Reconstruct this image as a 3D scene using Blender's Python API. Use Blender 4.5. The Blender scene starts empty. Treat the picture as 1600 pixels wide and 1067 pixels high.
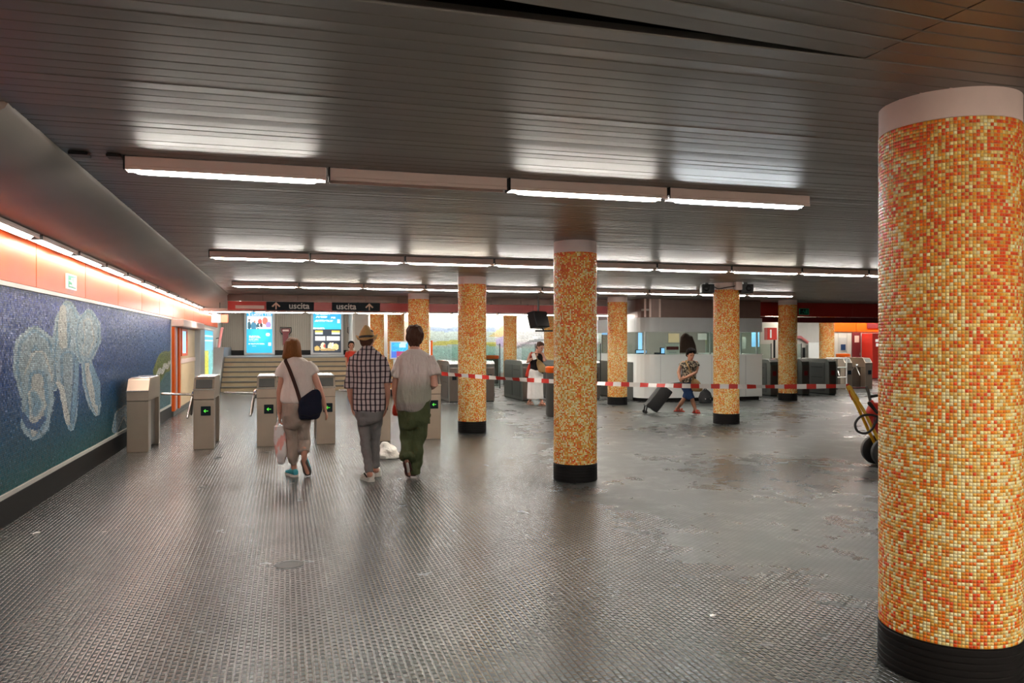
import bpy, bmesh, math, random
import numpy as np
from mathutils import Vector, Matrix, noise

R = math.radians
C = bpy.context.scene.collection
sc = bpy.context.scene
rng = random.Random(7)

# ------------------------------------------------------------------ camera
YAW = R(15.93)
FOC = 1244.0            # focal length in pixels of the 1600 px frame
HC = 1.6
HOR = 535.0
FX, FY = math.sin(YAW), math.cos(YAW)      # forward on the floor plane
RX, RY = math.cos(YAW), -math.sin(YAW)     # right on the floor plane
cam = bpy.data.cameras.new('camera')
cam.lens = 28.0
cam.sensor_width = 36.0
cam.shift_y = 0.0009
cam.clip_start = 0.05
cam.clip_end = 200
camo = bpy.data.objects.new('camera', cam)
C.objects.link(camo)
camo.location = (0, 0, HC)
camo.rotation_euler = (R(90), 0, -YAW)
sc.camera = camo

# ------------------------------------------------------------------ world, exposure
w = bpy.data.worlds.new('world')
sc.world = w
w.use_nodes = True
w.node_tree.nodes['Background'].inputs[0].default_value = (0.9, 0.95, 1, 1)
w.node_tree.nodes['Background'].inputs[1].default_value = 0.05
sc.view_settings.view_transform = 'Standard'
sc.view_settings.look = 'None'
sc.view_settings.exposure = 2.22
sc.view_settings.gamma = 1.0
sc.view_settings.use_curve_mapping = False
sc.cycles.max_bounces = 6
sc.cycles.diffuse_bounces = 4
sc.cycles.glossy_bounces = 3
sc.cycles.transmission_bounces = 6
sc.cycles.transparent_max_bounces = 12
sc.cycles.caustics_reflective = False
sc.cycles.caustics_refractive = False
sc.cycles.sample_clamp_indirect = 4.0
LAMP = 17.5      # radiance of the fluorescent diffusers


# ------------------------------------------------------------------ photograph -> world helpers (all give real points)
def P(px, py, d):
    """world point that lies at depth d along the view axis"""
    xv = (px - 800.0) / FOC * d
    return Vector((FX * d + RX * xv, FY * d + RY * xv, HC - (py - HOR) / FOC * d))


def floor_d(py):
    return FOC * HC / (py - HOR)


def x_on_y(px, Y):
    r = (px - 800.0) / FOC
    d = Y / (FY + RY * r)
    return (FX + RX * r) * d, d


def y_on_x(px, X):
    r = (px - 800.0) / FOC
    d = X / (FX + RX * r)
    return (FY + RY * r) * d, d


def z_at(py, d):
    return HC - (py - HOR) / FOC * d


# ------------------------------------------------------------------ node materials
class G:
    def __init__(s, name):
        s.mat = bpy.data.materials.new(name)
        s.mat.use_nodes = True
        s.nt = s.mat.node_tree
        s.b = s.nt.nodes['Principled BSDF']
        s.out = s.nt.nodes['Material Output']

    def node(s, t, **kw):
        n = s.nt.nodes.new(t)
        for k, v in kw.items():
            setattr(n, k, v)
        return n

    def put(s, sock, v):
        if isinstance(v, bpy.types.NodeSocket):
            s.nt.links.new(v, sock)
        elif v is not None:
            if hasattr(sock.default_value, '__len__') and len(sock.default_value) == 4 and len(v) == 3:
                v = (*v, 1)
            sock.default_value = v

    def m(s, op, a, b=None, c=None):
        n = s.node('ShaderNodeMath', operation=op)
        for i, v in enumerate((a, b, c)):
            s.put(n.inputs[i], v)
        return n.outputs[0]

    def sstep(s, x, lo, hi):
        n = s.node('ShaderNodeMapRange', interpolation_type='SMOOTHSTEP')
        s.put(n.inputs[0], x)
        n.inputs[1].default_value = lo
        n.inputs[2].default_value = hi
        return n.outputs[0]

    def mix(s, f, a, b):
        n = s.node('ShaderNodeMix', data_type='RGBA')
        s.put(n.inputs[0], f)
        s.put(n.inputs[6], a)
        s.put(n.inputs[7], b)
        return n.outputs[2]

    def coord(s, scale=None):
        tc = s.node('ShaderNodeTexCoord').outputs['Object']
        if scale is None:
            return tc
        n = s.node('ShaderNodeMapping')
        s.put(n.inputs[0], tc)
        n.inputs[3].default_value = scale
        return n.outputs[0]

    def xyz(s, v):
        n = s.node('ShaderNodeSeparateXYZ')
        s.put(n.inputs[0], v)
        return n.outputs

    def noise(s, v, scale, detail=3, rough=0.55):
        n = s.node('ShaderNodeTexNoise')
        s.put(n.inputs['Vector'], v)
        n.inputs['Scale'].default_value = scale
        n.inputs['Detail'].default_value = detail
        n.inputs['Roughness'].default_value = rough
        return n.outputs['Fac']

    def bump(s, h, strength, dist):
        n = s.node('ShaderNodeBump')
        n.inputs['Strength'].default_value = strength
        n.inputs['Distance'].default_value = dist
        s.put(n.inputs['Height'], h)
        s.nt.links.new(n.outputs[0], s.b.inputs['Normal'])

    def set(s, color=None, rough=None, metal=None, spec=None, **kw):
        s.put(s.b.inputs['Base Color'], color)
        s.put(s.b.inputs['Roughness'], rough)
        s.put(s.b.inputs['Metallic'], metal)
        s.put(s.b.inputs['Specular IOR Level'], spec)
        for k, v in kw.items():
            s.put(s.b.inputs[k], v)
        return s.mat


def mat(name, col, rough=0.5, metal=0.0, spec=0.5, var=0.0, vs=6.0, bump=0.0, bs=80.0, stretch=None, bd=0.003, emit=0.0):
    g = G(name)
    c = col
    if var:
        f = g.noise(g.coord(stretch), vs, 4)
        c = g.mix(f, [max(0, v * (1 - var)) for v in col], [min(1, v * (1 + var)) for v in col])
    if bump:
        g.bump(g.noise(g.coord(stretch), bs, 2), bump, bd)
    g.set(c, rough, metal, spec)
    if emit:
        g.set(**{'Emission Color': (*col, 1), 'Emission Strength': emit})
    return g.mat


def tint_mat(name, rough=0.5, metal=0.0, spec=0.5, emit=0.0, coat=0.0):
    """colour per face, stored with the mesh (print, tiles)"""
    g = G(name)
    a = g.node('ShaderNodeAttribute', attribute_name='tint').outputs['Color']
    g.set(a, rough, metal, spec)
    if coat:
        g.set(**{'Coat Weight': coat, 'Coat Roughness': 0.05})
    if emit:
        g.set(**{'Emission Color': a, 'Emission Strength': emit})
    return g.mat


M = {}


def make_materials():
    # floor: worn dark rubber with rows of raised studs
    g = G('studded rubber')
    x, y, z = g.xyz(g.coord())
    u = g.m('DIVIDE', x, 0.034)
    col = g.m('FLOOR', u)
    par = g.m('MULTIPLY', g.m('FRACT', g.m('MULTIPLY', col, 0.5)), 1.0)
    v = g.m('ADD', g.m('DIVIDE', y, 0.052), par)
    fx = g.m('ABSOLUTE', g.m('SUBTRACT', g.m('FRACT', u), 0.5))
    fy = g.m('ABSOLUTE', g.m('SUBTRACT', g.m('FRACT', v), 0.5))
    d = g.m('MAXIMUM', fx, g.m('MULTIPLY', fy, 0.86))
    stud = g.m('SUBTRACT', 1.0, g.sstep(d, 0.20, 0.45))
    nb = g.noise(g.coord(), 0.42, 6, 0.60)
    ns = g.noise(g.coord(), 2.6, 5, 0.65)
    fine = g.noise(g.coord(), 160, 2)
    right = g.sstep(g.m('SUBTRACT', x, g.m('MULTIPLY', y, 0.12)), 0.9, 3.2)
    wear = g.sstep(g.m('ADD', g.m('MULTIPLY', g.m('ADD', g.m('MULTIPLY', nb, 0.65), g.m('MULTIPLY', ns, 0.35)), 1.0), g.m('SUBTRACT', g.m('MULTIPLY', right, 0.23), 0.07)), 0.585, 0.72)
    keep = g.m('SUBTRACT', 1.0, wear)
    h = g.m('ADD', g.m('MULTIPLY', g.m('SUBTRACT', stud, 0.6), g.m('ADD', g.m('MULTIPLY', keep, 0.65), 0.35)), g.m('MULTIPLY', fine, 0.06))
    g.bump(h, 0.62, 0.0045)
    c1 = g.mix(nb, (0.050, 0.053, 0.050), (0.082, 0.085, 0.080))
    c2 = g.mix(ns, (0.058, 0.063, 0.060), (0.110, 0.116, 0.110))
    c = g.mix(wear, c1, c2)
    c = g.mix(g.m('MULTIPLY', g.m('SUBTRACT', 1.0, stud), g.m('MULTIPLY', keep, 0.55)), c, (0.03, 0.03, 0.029))
    rough = g.m('ADD', g.m('ADD', 0.18, g.m('MULTIPLY', ns, 0.14)), g.m('MULTIPLY', wear, 0.15))
    M['floor'] = g.set(c, rough, 0.0, 0.65)

    # ceiling slats: brushed grey metal
    g = G('brushed slat metal')
    st = g.noise(g.coord((0.25, 30, 30)), 3.0, 3)
    lo = g.noise(g.coord((0.6, 3, 3)), 1.2, 3)
    c = g.mix(lo, (0.19, 0.170, 0.152), (0.30, 0.275, 0.25))
    g.bump(st, 0.12, 0.002)
    M['slat'] = g.set(c, 0.40, 0.55, 0.5)
    M['void'] = mat('dark plenum', (0.010, 0.009, 0.008), 0.9)
    g = G('soffit paint')
    c = g.mix(g.noise(g.coord(), 1.4, 4), (0.42, 0.37, 0.33), (0.50, 0.45, 0.40))
    M['soffit'] = g.set(c, 0.55, 0.0, 0.3)
    M['white'] = mat('white enamel', (0.75, 0.74, 0.71), 0.35, var=0.05)
    M['cap'] = mat('rose grey plaster', (0.70, 0.53, 0.47), 0.6, var=0.10, vs=5, bump=0.1)
    M['lampbox'] = mat('pale lamp housing', (0.74, 0.58, 0.52), 0.4)
    M['offtube'] = mat('unlit diffuser', (0.60, 0.52, 0.48), 0.3)
    for nm, cc in (('glow', (1.0, 0.97, 0.90)), ('glow_cool', (0.86, 0.95, 1.0)), ('glow_warm', (1.0, 0.93, 0.78)), ('glow_near', (1.0, 0.88, 0.74)), ('glow_wall', (1.0, 0.93, 0.82))):
        g = G('fluorescent ' + nm)
        M[nm] = g.set((0.9, 0.9, 0.9), 0.4, **{'Emission Color': (*cc, 1), 'Emission Strength': LAMP * {'glow_near': 1.6, 'glow_wall': 0.30}.get(nm, 1.0)})
    M['base'] = mat('black ribbed rubber', (0.010, 0.009, 0.009), 0.55, spec=0.2, var=0.2)
    M['black'] = mat('black plastic', (0.008, 0.008, 0.009), 0.4, spec=0.25)
    M['darkgrey'] = mat('dark grey metal', (0.085, 0.087, 0.082), 0.38, 0.4, var=0.12)
    M['gateside'] = mat('grey green gate panel', (0.125, 0.130, 0.118), 0.4, 0.3, var=0.15)
    M['grout'] = mat('grout', (0.52, 0.38, 0.18), 0.85)
    M['grout_dark'] = mat('mural grout', (0.05, 0.08, 0.10), 0.85)
    M['tile'] = tint_mat('glass mosaic', 0.16, 0.0, 0.55)
    M['mural'] = tint_mat('mural smalti', 0.30, 0.0, 0.2)
    M['print'] = tint_mat('matt print', 0.5)
    M['lightbox'] = tint_mat('backlit print', 0.3, emit=0.20)
    g = G('orange enamel panel')
    c = g.mix(g.noise(g.coord((1, 0.5, 3)), 2.0, 3), (0.66, 0.085, 0.005), (0.74, 0.125, 0.008))
    M['orange'] = g.set(c, 0.34, 0.0, 0.3)
    M['red'] = mat('signal red', (0.55, 0.028, 0.016), 0.35, var=0.08)
    M['fascia'] = mat('fascia red', (0.42, 0.030, 0.022), 0.35, var=0.12, vs=2)
    M['maroon'] = mat('maroon', (0.16, 0.018, 0.022), 0.4, var=0.1)
    M['brown'] = mat('brown fascia metal', (0.17, 0.105, 0.085), 0.4, 0.3, var=0.15)
    g = G('brushed stainless')
    b = g.noise(g.coord((2, 2, 60)), 6, 3)
    c = g.mix(g.noise(g.coord(), 3, 4), (0.36, 0.295, 0.235), (0.47, 0.39, 0.315))
    g.bump(b, 0.06, 0.001)
    M['steel'] = g.set(c, 0.36, 0.8, 0.5)
    M['chrome'] = mat('bright steel', (0.80, 0.79, 0.77), 0.2, 0.9)
    M['steelside'] = mat('turnstile side panel', (0.13, 0.105, 0.09), 0.4, 0.5, var=0.1)
    g = G('ribbed concrete')
    x, y, z = g.xyz(g.coord())
    rib = g.m('ABSOLUTE', g.m('SUBTRACT', g.m('FRACT', g.m('DIVIDE', g.m('ADD', x, y), 0.07)), 0.5))
    c = g.mix(g.noise(g.coord((1, 1, 0.25)), 3, 5), (0.29, 0.255, 0.215), (0.41, 0.37, 0.315))
    c = g.mix(g.sstep(rib, 0.10, 0.0), c, (0.14, 0.12, 0.10))
    g.bump(g.sstep(rib, 0.0, 0.2), 0.6, 0.01)
    M['ribbed'] = g.set(c, 0.75)
    M['plaster'] = mat('pale plaster', (0.58, 0.56, 0.52), 0.7, var=0.08)
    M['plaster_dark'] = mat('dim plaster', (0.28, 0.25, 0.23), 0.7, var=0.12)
    M['riser'] = mat('travertine step', (0.34, 0.255, 0.155), 0.55, var=0.2, vs=5, bump=0.15)
    M['tread'] = mat('worn tread', (0.10, 0.085, 0.07), 0.55, var=0.2)
    M['slate'] = mat('grey granite landing', (0.20, 0.20, 0.20), 0.35, var=0.15, vs=20)
    M['cream'] = mat('cream laminate', (0.68, 0.52, 0.32), 0.45, var=0.10)
    M['greypost'] = mat('light grey metal', (0.50, 0.50, 0.50), 0.4, var=0.05)
    M['boothwhite'] = mat('white booth laminate', (0.80, 0.82, 0.80), 0.3, var=0.03)
    M['boothband'] = mat('grey booth header', (0.46, 0.47, 0.47), 0.3, var=0.05)
    g = G('clear glass')
    # thin sheet glass: mostly clear, mirror-like at grazing angles
    tr_ = g.node('ShaderNodeBsdfTransparent')
    tr_.inputs[0].default_value = (0.88, 0.95, 0.92, 1)
    gl_ = g.node('ShaderNodeBsdfGlossy')
    gl_.inputs['Roughness'].default_value = 0.03
    lw_ = g.node('ShaderNodeLayerWeight')
    lw_.inputs[0].default_value = 0.5
    fac_ = g.m('ADD', g.m('MULTIPLY', g.m('POWER', lw_.outputs['Facing'], 4.0), 0.7), 0.05)
    mx_ = g.node('ShaderNodeMixShader')
    g.nt.links.new(fac_, mx_.inputs[0])
    g.nt.links.new(tr_.outputs[0], mx_.inputs[1])
    g.nt.links.new(gl_.outputs[0], mx_.inputs[2])
    g.nt.links.new(mx_.outputs[0], g.out.inputs['Surface'])
    M['glass'] = g.mat
    M['screen'] = mat('monitor glow', (0.25, 0.50, 0.85), 0.3, emit=0.25)
    M['green'] = mat('arrow light', (0.10, 0.75, 0.06), 0.4, emit=0.18)
    M['redled'] = mat('dim red display', (0.22, 0.01, 0.012), 0.3)
    M['exitgreen'] = mat('exit sign green', (0.02, 0.36, 0.20), 0.4)
    M['signblack'] = mat('sign black', (0.008, 0.013, 0.018), 0.5, spec=0.12)
    M['signtext'] = mat('sign lettering', (0.62, 0.60, 0.56), 0.5)
    M['signarrow'] = mat('sign arrow', (0.66, 0.44, 0.32), 0.5)
    M['signwhite'] = mat('lit white sign', (0.85, 0.82, 0.76), 0.4, emit=0.12)
    M['signred'] = mat('lit red sign', (0.75, 0.12, 0.06), 0.4, emit=0.2)
    M['yellow'] = mat('yellow painted tube', (0.62, 0.36, 0.02), 0.35)
    M['rubber'] = mat('black rubber', (0.010, 0.010, 0.010), 0.55)
    M['skin'] = mat('skin', (0.55, 0.27, 0.19), 0.5, var=0.10, vs=9)
    M['skin2'] = mat('tanned skin', (0.42, 0.20, 0.12), 0.5, var=0.10, vs=9)
    M['eye'] = mat('eye', (0.03, 0.02, 0.02), 0.2)
    M['lip'] = mat('lip', (0.45, 0.12, 0.11), 0.45)

    def cloth(name, col, var=0.14, vs=7, bump=0.8):
        g = G(name)
        f = g.noise(g.coord(), vs, 4)
        c = g.mix(f, [v * (1 - var) for v in col], [min(1, v * (1 + var)) for v in col])
        hh = g.m('ADD', g.m('MULTIPLY', g.noise(g.coord((1, 1, 0.45)), 16, 3), 1.0), g.m('MULTIPLY', g.noise(g.coord(), 500, 1), 0.04))
        g.bump(hh, bump, 0.03)
        return g.set(c, 0.85, 0.0, 0.15)
    M['blouse'] = cloth('off white blouse', (0.72, 0.63, 0.58), 0.08)
    M['khaki'] = cloth('beige trousers', (0.36, 0.285, 0.24), 0.14)
    M['greyjean'] = cloth('faded grey jeans', (0.20, 0.185, 0.18), 0.35, 4)
    M['olive'] = cloth('olive trousers', (0.080, 0.095, 0.045), 0.3, 5)
    M['blackcloth'] = cloth('black cloth', (0.014, 0.012, 0.014), 0.2)
    M['skirt'] = cloth('white skirt', (0.76, 0.74, 0.72), 0.05)
    M['denim'] = cloth('blue denim', (0.022, 0.050, 0.135), 0.3)
    M['redcloth'] = cloth('red cloth', (0.50, 0.045, 0.025), 0.15)
    M['navy'] = cloth('navy nylon', (0.012, 0.014, 0.028), 0.2)
    M['tan'] = cloth('tan leather', (0.34, 0.22, 0.10), 0.15)
    M['browncloth'] = cloth('brown cloth', (0.06, 0.03, 0.024), 0.2)
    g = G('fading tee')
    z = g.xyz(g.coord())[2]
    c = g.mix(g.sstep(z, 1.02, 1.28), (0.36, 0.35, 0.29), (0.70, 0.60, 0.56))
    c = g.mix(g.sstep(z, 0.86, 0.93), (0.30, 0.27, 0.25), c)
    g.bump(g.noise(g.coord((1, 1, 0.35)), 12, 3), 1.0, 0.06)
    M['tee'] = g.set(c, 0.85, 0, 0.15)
    g = G('plaid shirt')
    x, y, z = g.xyz(g.coord())
    s = g.m('ADD', g.m('MULTIPLY', x, RX), g.m('MULTIPLY', y, RY))
    s = g.m('ADD', s, g.m('MULTIPLY', g.noise(g.coord(), 3.5, 2), 0.030))
    z2 = g.m('ADD', z, g.m('MULTIPLY', g.noise(g.coord(), 3.0, 2), 0.03))
    a = g.m('ABSOLUTE', g.m('SUBTRACT', g.m('FRACT', g.m('DIVIDE', s, 0.052)), 0.5))
    b = g.m('ABSOLUTE', g.m('SUBTRACT', g.m('FRACT', g.m('DIVIDE', z2, 0.064)), 0.5))
    la = g.sstep(a, 0.37, 0.30)
    lb = g.sstep(b, 0.40, 0.35)
    la = g.m('SUBTRACT', 1.0, la)
    lb = g.m('SUBTRACT', 1.0, lb)
    c = g.mix(g.m('MULTIPLY', lb, 0.8), (0.52, 0.42, 0.41), (0.06, 0.04, 0.055))
    c = g.mix(g.m('MULTIPLY', la, 0.93), c, (0.014, 0.009, 0.018))
    g.bump(g.noise(g.coord((1, 1, 0.4)), 15, 3), 0.3, 0.03)
    M['plaid'] = g.set(c, 0.85, 0, 0.15)
    g = G('patterned blouse')
    n1 = g.noise(g.coord(), 22, 3, 0.7)
    c = g.mix(g.sstep(n1, 0.50, 0.56), (0.035, 0.03, 0.026), (0.36, 0.30, 0.22))
    M['pattern'] = g.set(c, 0.85, 0, 0.15)

    def hairmat(name, a, b):
        g = G(name)
        f = g.noise(g.coord((60, 60, 3)), 3.0, 3)
        g.bump(f, 0.6, 0.006)
        return g.set(g.mix(f, a, b), 0.6, 0, 0.22)
    M['hair_red'] = hairmat('auburn hair', (0.085, 0.028, 0.008), (0.32, 0.125, 0.035))
    M['hair_brown'] = hairmat('brown hair', (0.035, 0.014, 0.008), (0.11, 0.045, 0.024))
    M['hair_black'] = hairmat('black hair', (0.004, 0.003, 0.003), (0.012, 0.009, 0.008))
    M['hair_black'].node_tree.nodes['Principled BSDF'].inputs['Specular IOR Level'].default_value = 0.06
    M['straw'] = mat('straw weave', (0.52, 0.30, 0.105), 0.7, var=0.25, vs=60, bump=0.3, bs=220)
    M['hatband'] = mat('hat band', (0.012, 0.008, 0.006), 0.6)
    M['shoe_blue'] = mat('turquoise shoe fabric', (0.035, 0.30, 0.36), 0.6, var=0.2)
    M['shoe_white'] = mat('white leather shoe', (0.70, 0.66, 0.60), 0.4, var=0.05)
    M['shoe_brown'] = mat('brown trainer', (0.075, 0.030, 0.026), 0.5, var=0.2)
    M['sole_dark'] = mat('dark sole', (0.065, 0.058, 0.052), 0.7)
    M['sole_pale'] = mat('pale sole', (0.62, 0.60, 0.55), 0.6)
    M['sandal'] = mat('tan sandal', (0.36, 0.15, 0.08), 0.5)
    g = G('thin carrier plastic')
    f = g.sstep(g.noise(g.coord((1, 1, 0.5)), 9, 2), 0.52, 0.60)
    c = g.mix(f, (0.74, 0.70, 0.69), (0.80, 0.36, 0.31))
    g.bump(g.noise(g.coord(), 18, 3), 0.5, 0.03)
    M['carrier'] = g.set(c, 0.35, 0, 0.5, **{'Alpha': 0.86})
    g = G('white plastic bag')
    g.bump(g.noise(g.coord(), 14, 4), 0.6, 0.04)
    M['whitebag'] = g.set((0.82, 0.80, 0.74), 0.4)
    M['case'] = mat('dark suitcase fabric', (0.018, 0.018, 0.020), 0.6, var=0.2, bump=0.2, bs=300)
    M['pinkrail'] = mat('rose painted rail', (0.62, 0.20, 0.20), 0.35)  # colours the right handrail and the lamp-lit edge left of the stairs
    g = G('sign paper')
    M['paper'] = g.set((0.78, 0.76, 0.73), 0.6)


make_materials()


# ------------------------------------------------------------------ mesh helpers
class MB:
    def __init__(s):
        s.v, s.f, s.c = [], [], []

    def add(s, vs, fs, col=None):
        o = len(s.v)
        s.v.extend([tuple(v) for v in vs])
        for f in fs:
            s.f.append([i + o for i in f])
            s.c.append(col)
        return s

    def box(s, x0, x1, y0, y1, z0, z1, bev=0.0, col=None, M4=None):
        bm = bmesh.new()
        bmesh.ops.create_cube(bm, size=1)
        for v in bm.verts:
            v.co = Vector(((x0 + x1) / 2 + v.co.x * (x1 - x0), (y0 + y1) / 2 + v.co.y * (y1 - y0), (z0 + z1) / 2 + v.co.z * (z1 - z0)))
        if bev:
            bmesh.ops.bevel(bm, geom=list(bm.edges), offset=bev, segments=2 if bev > 0.012 else 1, affect='EDGES', profile=0.5)
        if M4 is not None:
            bm.transform(M4)
        bm.verts.index_update()
        s.add([v.co[:] for v in bm.verts], [[v.index for v in f.verts] for f in bm.faces], col)
        bm.free()
        return s

    def prism(s, poly, axis, a, b, col=None):
        """poly in the two other axes (in x,y,z order), extruded along axis from a to b"""
        def pt(p, t):
            return {'x': (t, p[0], p[1]), 'y': (p[0], t, p[1]), 'z': (p[0], p[1], t)}[axis]
        n = len(poly)
        vs = [pt(p, a) for p in poly] + [pt(p, b) for p in poly]
        fs = [[i, (i + 1) % n, n + (i + 1) % n, n + i] for i in range(n)] + [list(range(n))[::-1], list(range(n, 2 * n))]
        return s.add(vs, fs, col)

    def lathe(s, prof, n=24, c=(0, 0, 0), axis='z', col=None, caps=True):
        vs, fs = [], []
        for r, h in prof:
            for k in range(n):
                a = 2 * math.pi * k / n
                p = (r * math.cos(a), r * math.sin(a), h)
                if axis == 'x':
                    p = (p[2], p[0], p[1])
                elif axis == 'y':
                    p = (p[0], p[2], p[1])
                vs.append((p[0] + c[0], p[1] + c[1], p[2] + c[2]))
        for i in range(len(prof) - 1):
            for k in range(n):
                fs.append([i * n + k, i * n + (k + 1) % n, (i + 1) * n + (k + 1) % n, (i + 1) * n + k])
        if caps:
            fs.append(list(range(n))[::-1])
            fs.append([(len(prof) - 1) * n + k for k in range(n)])
        return s.add(vs, fs, col)

    def loft(s, rings, n=20, p=2.3, col=None):
        """rings: (centre, half axis vector a, half axis vector b)"""
        vs, fs = [], []
        for c, a, b in rings:
            c, a, b = Vector(c), Vector(a), Vector(b)
            for k in range(n):
                t = 2 * math.pi * k / n
                ct, st = math.cos(t), math.sin(t)
                q = (abs(ct) ** p + abs(st) ** p) ** (-1 / p)
                vs.append(c + a * ct * q + b * st * q)
        for i in range(len(rings) - 1):
            for k in range(n):
                fs.append([i * n + k, i * n + (k + 1) % n, (i + 1) * n + (k + 1) % n, (i + 1) * n + k])
        fs.append(list(range(n))[::-1])
        fs.append([(len(rings) - 1) * n + k for k in range(n)])
        return s.add(vs, fs, col)

    def curve(s, pts, rad, n=10, sub=6):
        """smooth tube through the points"""
        pts = [Vector(p) for p in pts]
        q = [pts[0] * 2 - pts[1]] + pts + [pts[-1] * 2 - pts[-2]]
        out = []
        for i in range(1, len(q) - 2):
            for j in range(sub):
                t = j / sub
                out.append(0.5 * (2 * q[i] + (q[i + 1] - q[i - 1]) * t + (2 * q[i - 1] - 5 * q[i] + 4 * q[i + 1] - q[i + 2]) * t * t + (3 * q[i] - q[i - 1] - 3 * q[i + 1] + q[i + 2]) * t ** 3))
        out.append(pts[-1])
        return s.tube(out, rad, n)

    def tube(s, pts, rads, n=10, round_ends=True, flat=None, col=None):
        """swept tube; flat = (vector, factor) squashes the section along a vector"""
        pts = [Vector(p) for p in pts]
        if not hasattr(rads, '__len__'):
            rads = [rads] * len(pts)
        pts2, r2 = list(pts), list(rads)
        if round_ends:
            d0 = (pts[0] - pts[1]).normalized()
            d1 = (pts[-1] - pts[-2]).normalized()
            pts2 = [pts[0] + d0 * rads[0] * 0.95, pts[0] + d0 * rads[0] * 0.65] + pts + [pts[-1] + d1 * rads[-1] * 0.65, pts[-1] + d1 * rads[-1] * 0.95]
            r2 = [rads[0] * 0.3, rads[0] * 0.76] + list(rads) + [rads[-1] * 0.76, rads[-1] * 0.3]
        t0 = (pts2[1] - pts2[0]).normalized()
        up = Vector((0, 0, 1)) if abs(t0.z) < 0.9 else Vector((1, 0, 0))
        a = t0.cross(up).normalized()
        vs, fs = [], []
        for i, q in enumerate(pts2):
            if i == 0:
                t = t0
            elif i == len(pts2) - 1:
                t = (pts2[i] - pts2[i - 1]).normalized()
            else:
                t = ((pts2[i + 1] - q).normalized() + (q - pts2[i - 1]).normalized())
                t = t.normalized() if t.length > 1e-6 else t0
            a = (a - t * a.dot(t)).normalized()
            b = t.cross(a)
            for k in range(n):
                an = 2 * math.pi * k / n
                o = (a * math.cos(an) + b * math.sin(an)) * r2[i]
                if flat:
                    o -= flat[0] * o.dot(flat[0]) * (1 - flat[1])
                vs.append(q + o)
        for i in range(len(pts2) - 1):
            for k in range(n):
                fs.append([i * n + k, i * n + (k + 1) % n, (i + 1) * n + (k + 1) % n, (i + 1) * n + k])
        fs.append(list(range(n))[::-1])
        fs.append([(len(pts2) - 1) * n + k for k in range(n)])
        return s.add(vs, fs, col)

    def ball(s, c, rx, ry, rz, n=14, m=9, rot=None, col=None):
        vs, fs = [], []
        c = Vector(c)
        for i in range(1, m):
            th = math.pi * i / m
            for k in range(n):
                a = 2 * math.pi * k / n
                q = Vector((rx * math.sin(th) * math.cos(a), ry * math.sin(th) * math.sin(a), rz * math.cos(th)))
                vs.append(c + (rot @ q if rot is not None else q))
        top = Vector((0, 0, rz))
        vs += [c + (rot @ top if rot is not None else top), c - (rot @ top if rot is not None else top)]
        for i in range(m - 2):
            for k in range(n):
                fs.append([i * n + k, (i + 1) * n + k, (i + 1) * n + (k + 1) % n, i * n + (k + 1) % n])
        T, B = len(vs) - 2, len(vs) - 1
        for k in range(n):
            fs.append([T, k, (k + 1) % n])
            fs.append([B, (m - 2) * n + (k + 1) % n, (m - 2) * n + k])
        return s.add(vs, fs, col)

    def mesh(s, name, m, origin=None, smooth=False):
        me = bpy.data.meshes.new(name)
        vs = s.v if origin is None else [(v[0] - origin[0], v[1] - origin[1], v[2] - origin[2]) for v in s.v]
        me.from_pydata(vs, [], s.f)
        if any(c is not None for c in s.c):
            at = me.attributes.new('tint', 'FLOAT_COLOR', 'FACE')
            flat = np.array([(*(c or (0.5, 0.5, 0.5)), 1.0) for c in s.c], dtype=np.float32).ravel()
            at.data.foreach_set('color', flat)
        bm = bmesh.new()
        bm.from_mesh(me)
        bmesh.ops.recalc_face_normals(bm, faces=bm.faces)
        bm.to_mesh(me)
        bm.free()
        if m is not None:
            me.materials.append(m if not isinstance(m, str) else M[m])
        if smooth:
            me.polygons.foreach_set('use_smooth', [True] * len(me.polygons))
            try:
                me.set_sharp_from_angle(angle=R(40))
            except Exception:
                pass
        return me

    def build(s, name, m, parent=None, origin=None, smooth=False):
        if parent is not None and origin is None:
            origin = world_loc(parent)
        me = s.mesh(name, m, origin, smooth)
        o = bpy.data.objects.new(name, me)
        C.objects.link(o)
        if parent is not None:
            o.parent = parent
        elif origin is not None:
            o.location = origin
        return o


def world_loc(o):
    v = Vector(o.location)
    while o.parent is not None:
        o = o.parent
        v = v + Vector(o.location)
    return v


def tag(o, label=None, cat=None, group=None, kind=None):
    if label:
        o['label'] = label
    if cat:
        o['category'] = cat
    if group:
        o['group'] = group
    if kind:
        o['kind'] = kind
    return o


def thing(name, label, cat, loc=(0, 0, 0), group=None):
    o = bpy.data.objects.new(name, None)
    o.empty_display_size = 0.1
    C.objects.link(o)
    o.location = loc
    return tag(o, label, cat, group)


def link_mesh(name, me, parent=None, loc=(0, 0, 0), rot=(0, 0, 0)):
    o = bpy.data.objects.new(name, me)
    C.objects.link(o)
    o.location = loc
    o.rotation_euler = rot
    if parent is not None:
        o.parent = parent
    return o


def struct(o, label=None):
    o['kind'] = 'structure'
    if label:
        o['label'] = label
    return o


def text_mesh(body, size, m, name, extrude=0.002, bold=0.0):
    cu = bpy.data.curves.new(name, 'FONT')
    cu.body = body
    cu.size = size
    cu.extrude = extrude
    cu.offset = bold
    cu.align_x = 'CENTER'
    cu.align_y = 'CENTER'
    cu.resolution_u = 3
    o = bpy.data.objects.new(name, cu)
    C.objects.link(o)
    dg = bpy.context.evaluated_depsgraph_get()
    dg.update()
    me = bpy.data.meshes.new_from_object(o.evaluated_get(dg))
    bpy.data.objects.remove(o)
    bpy.data.curves.remove(cu)
    me.name = name
    me.materials.clear()
    me.materials.append(M[m])
    return me


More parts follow.
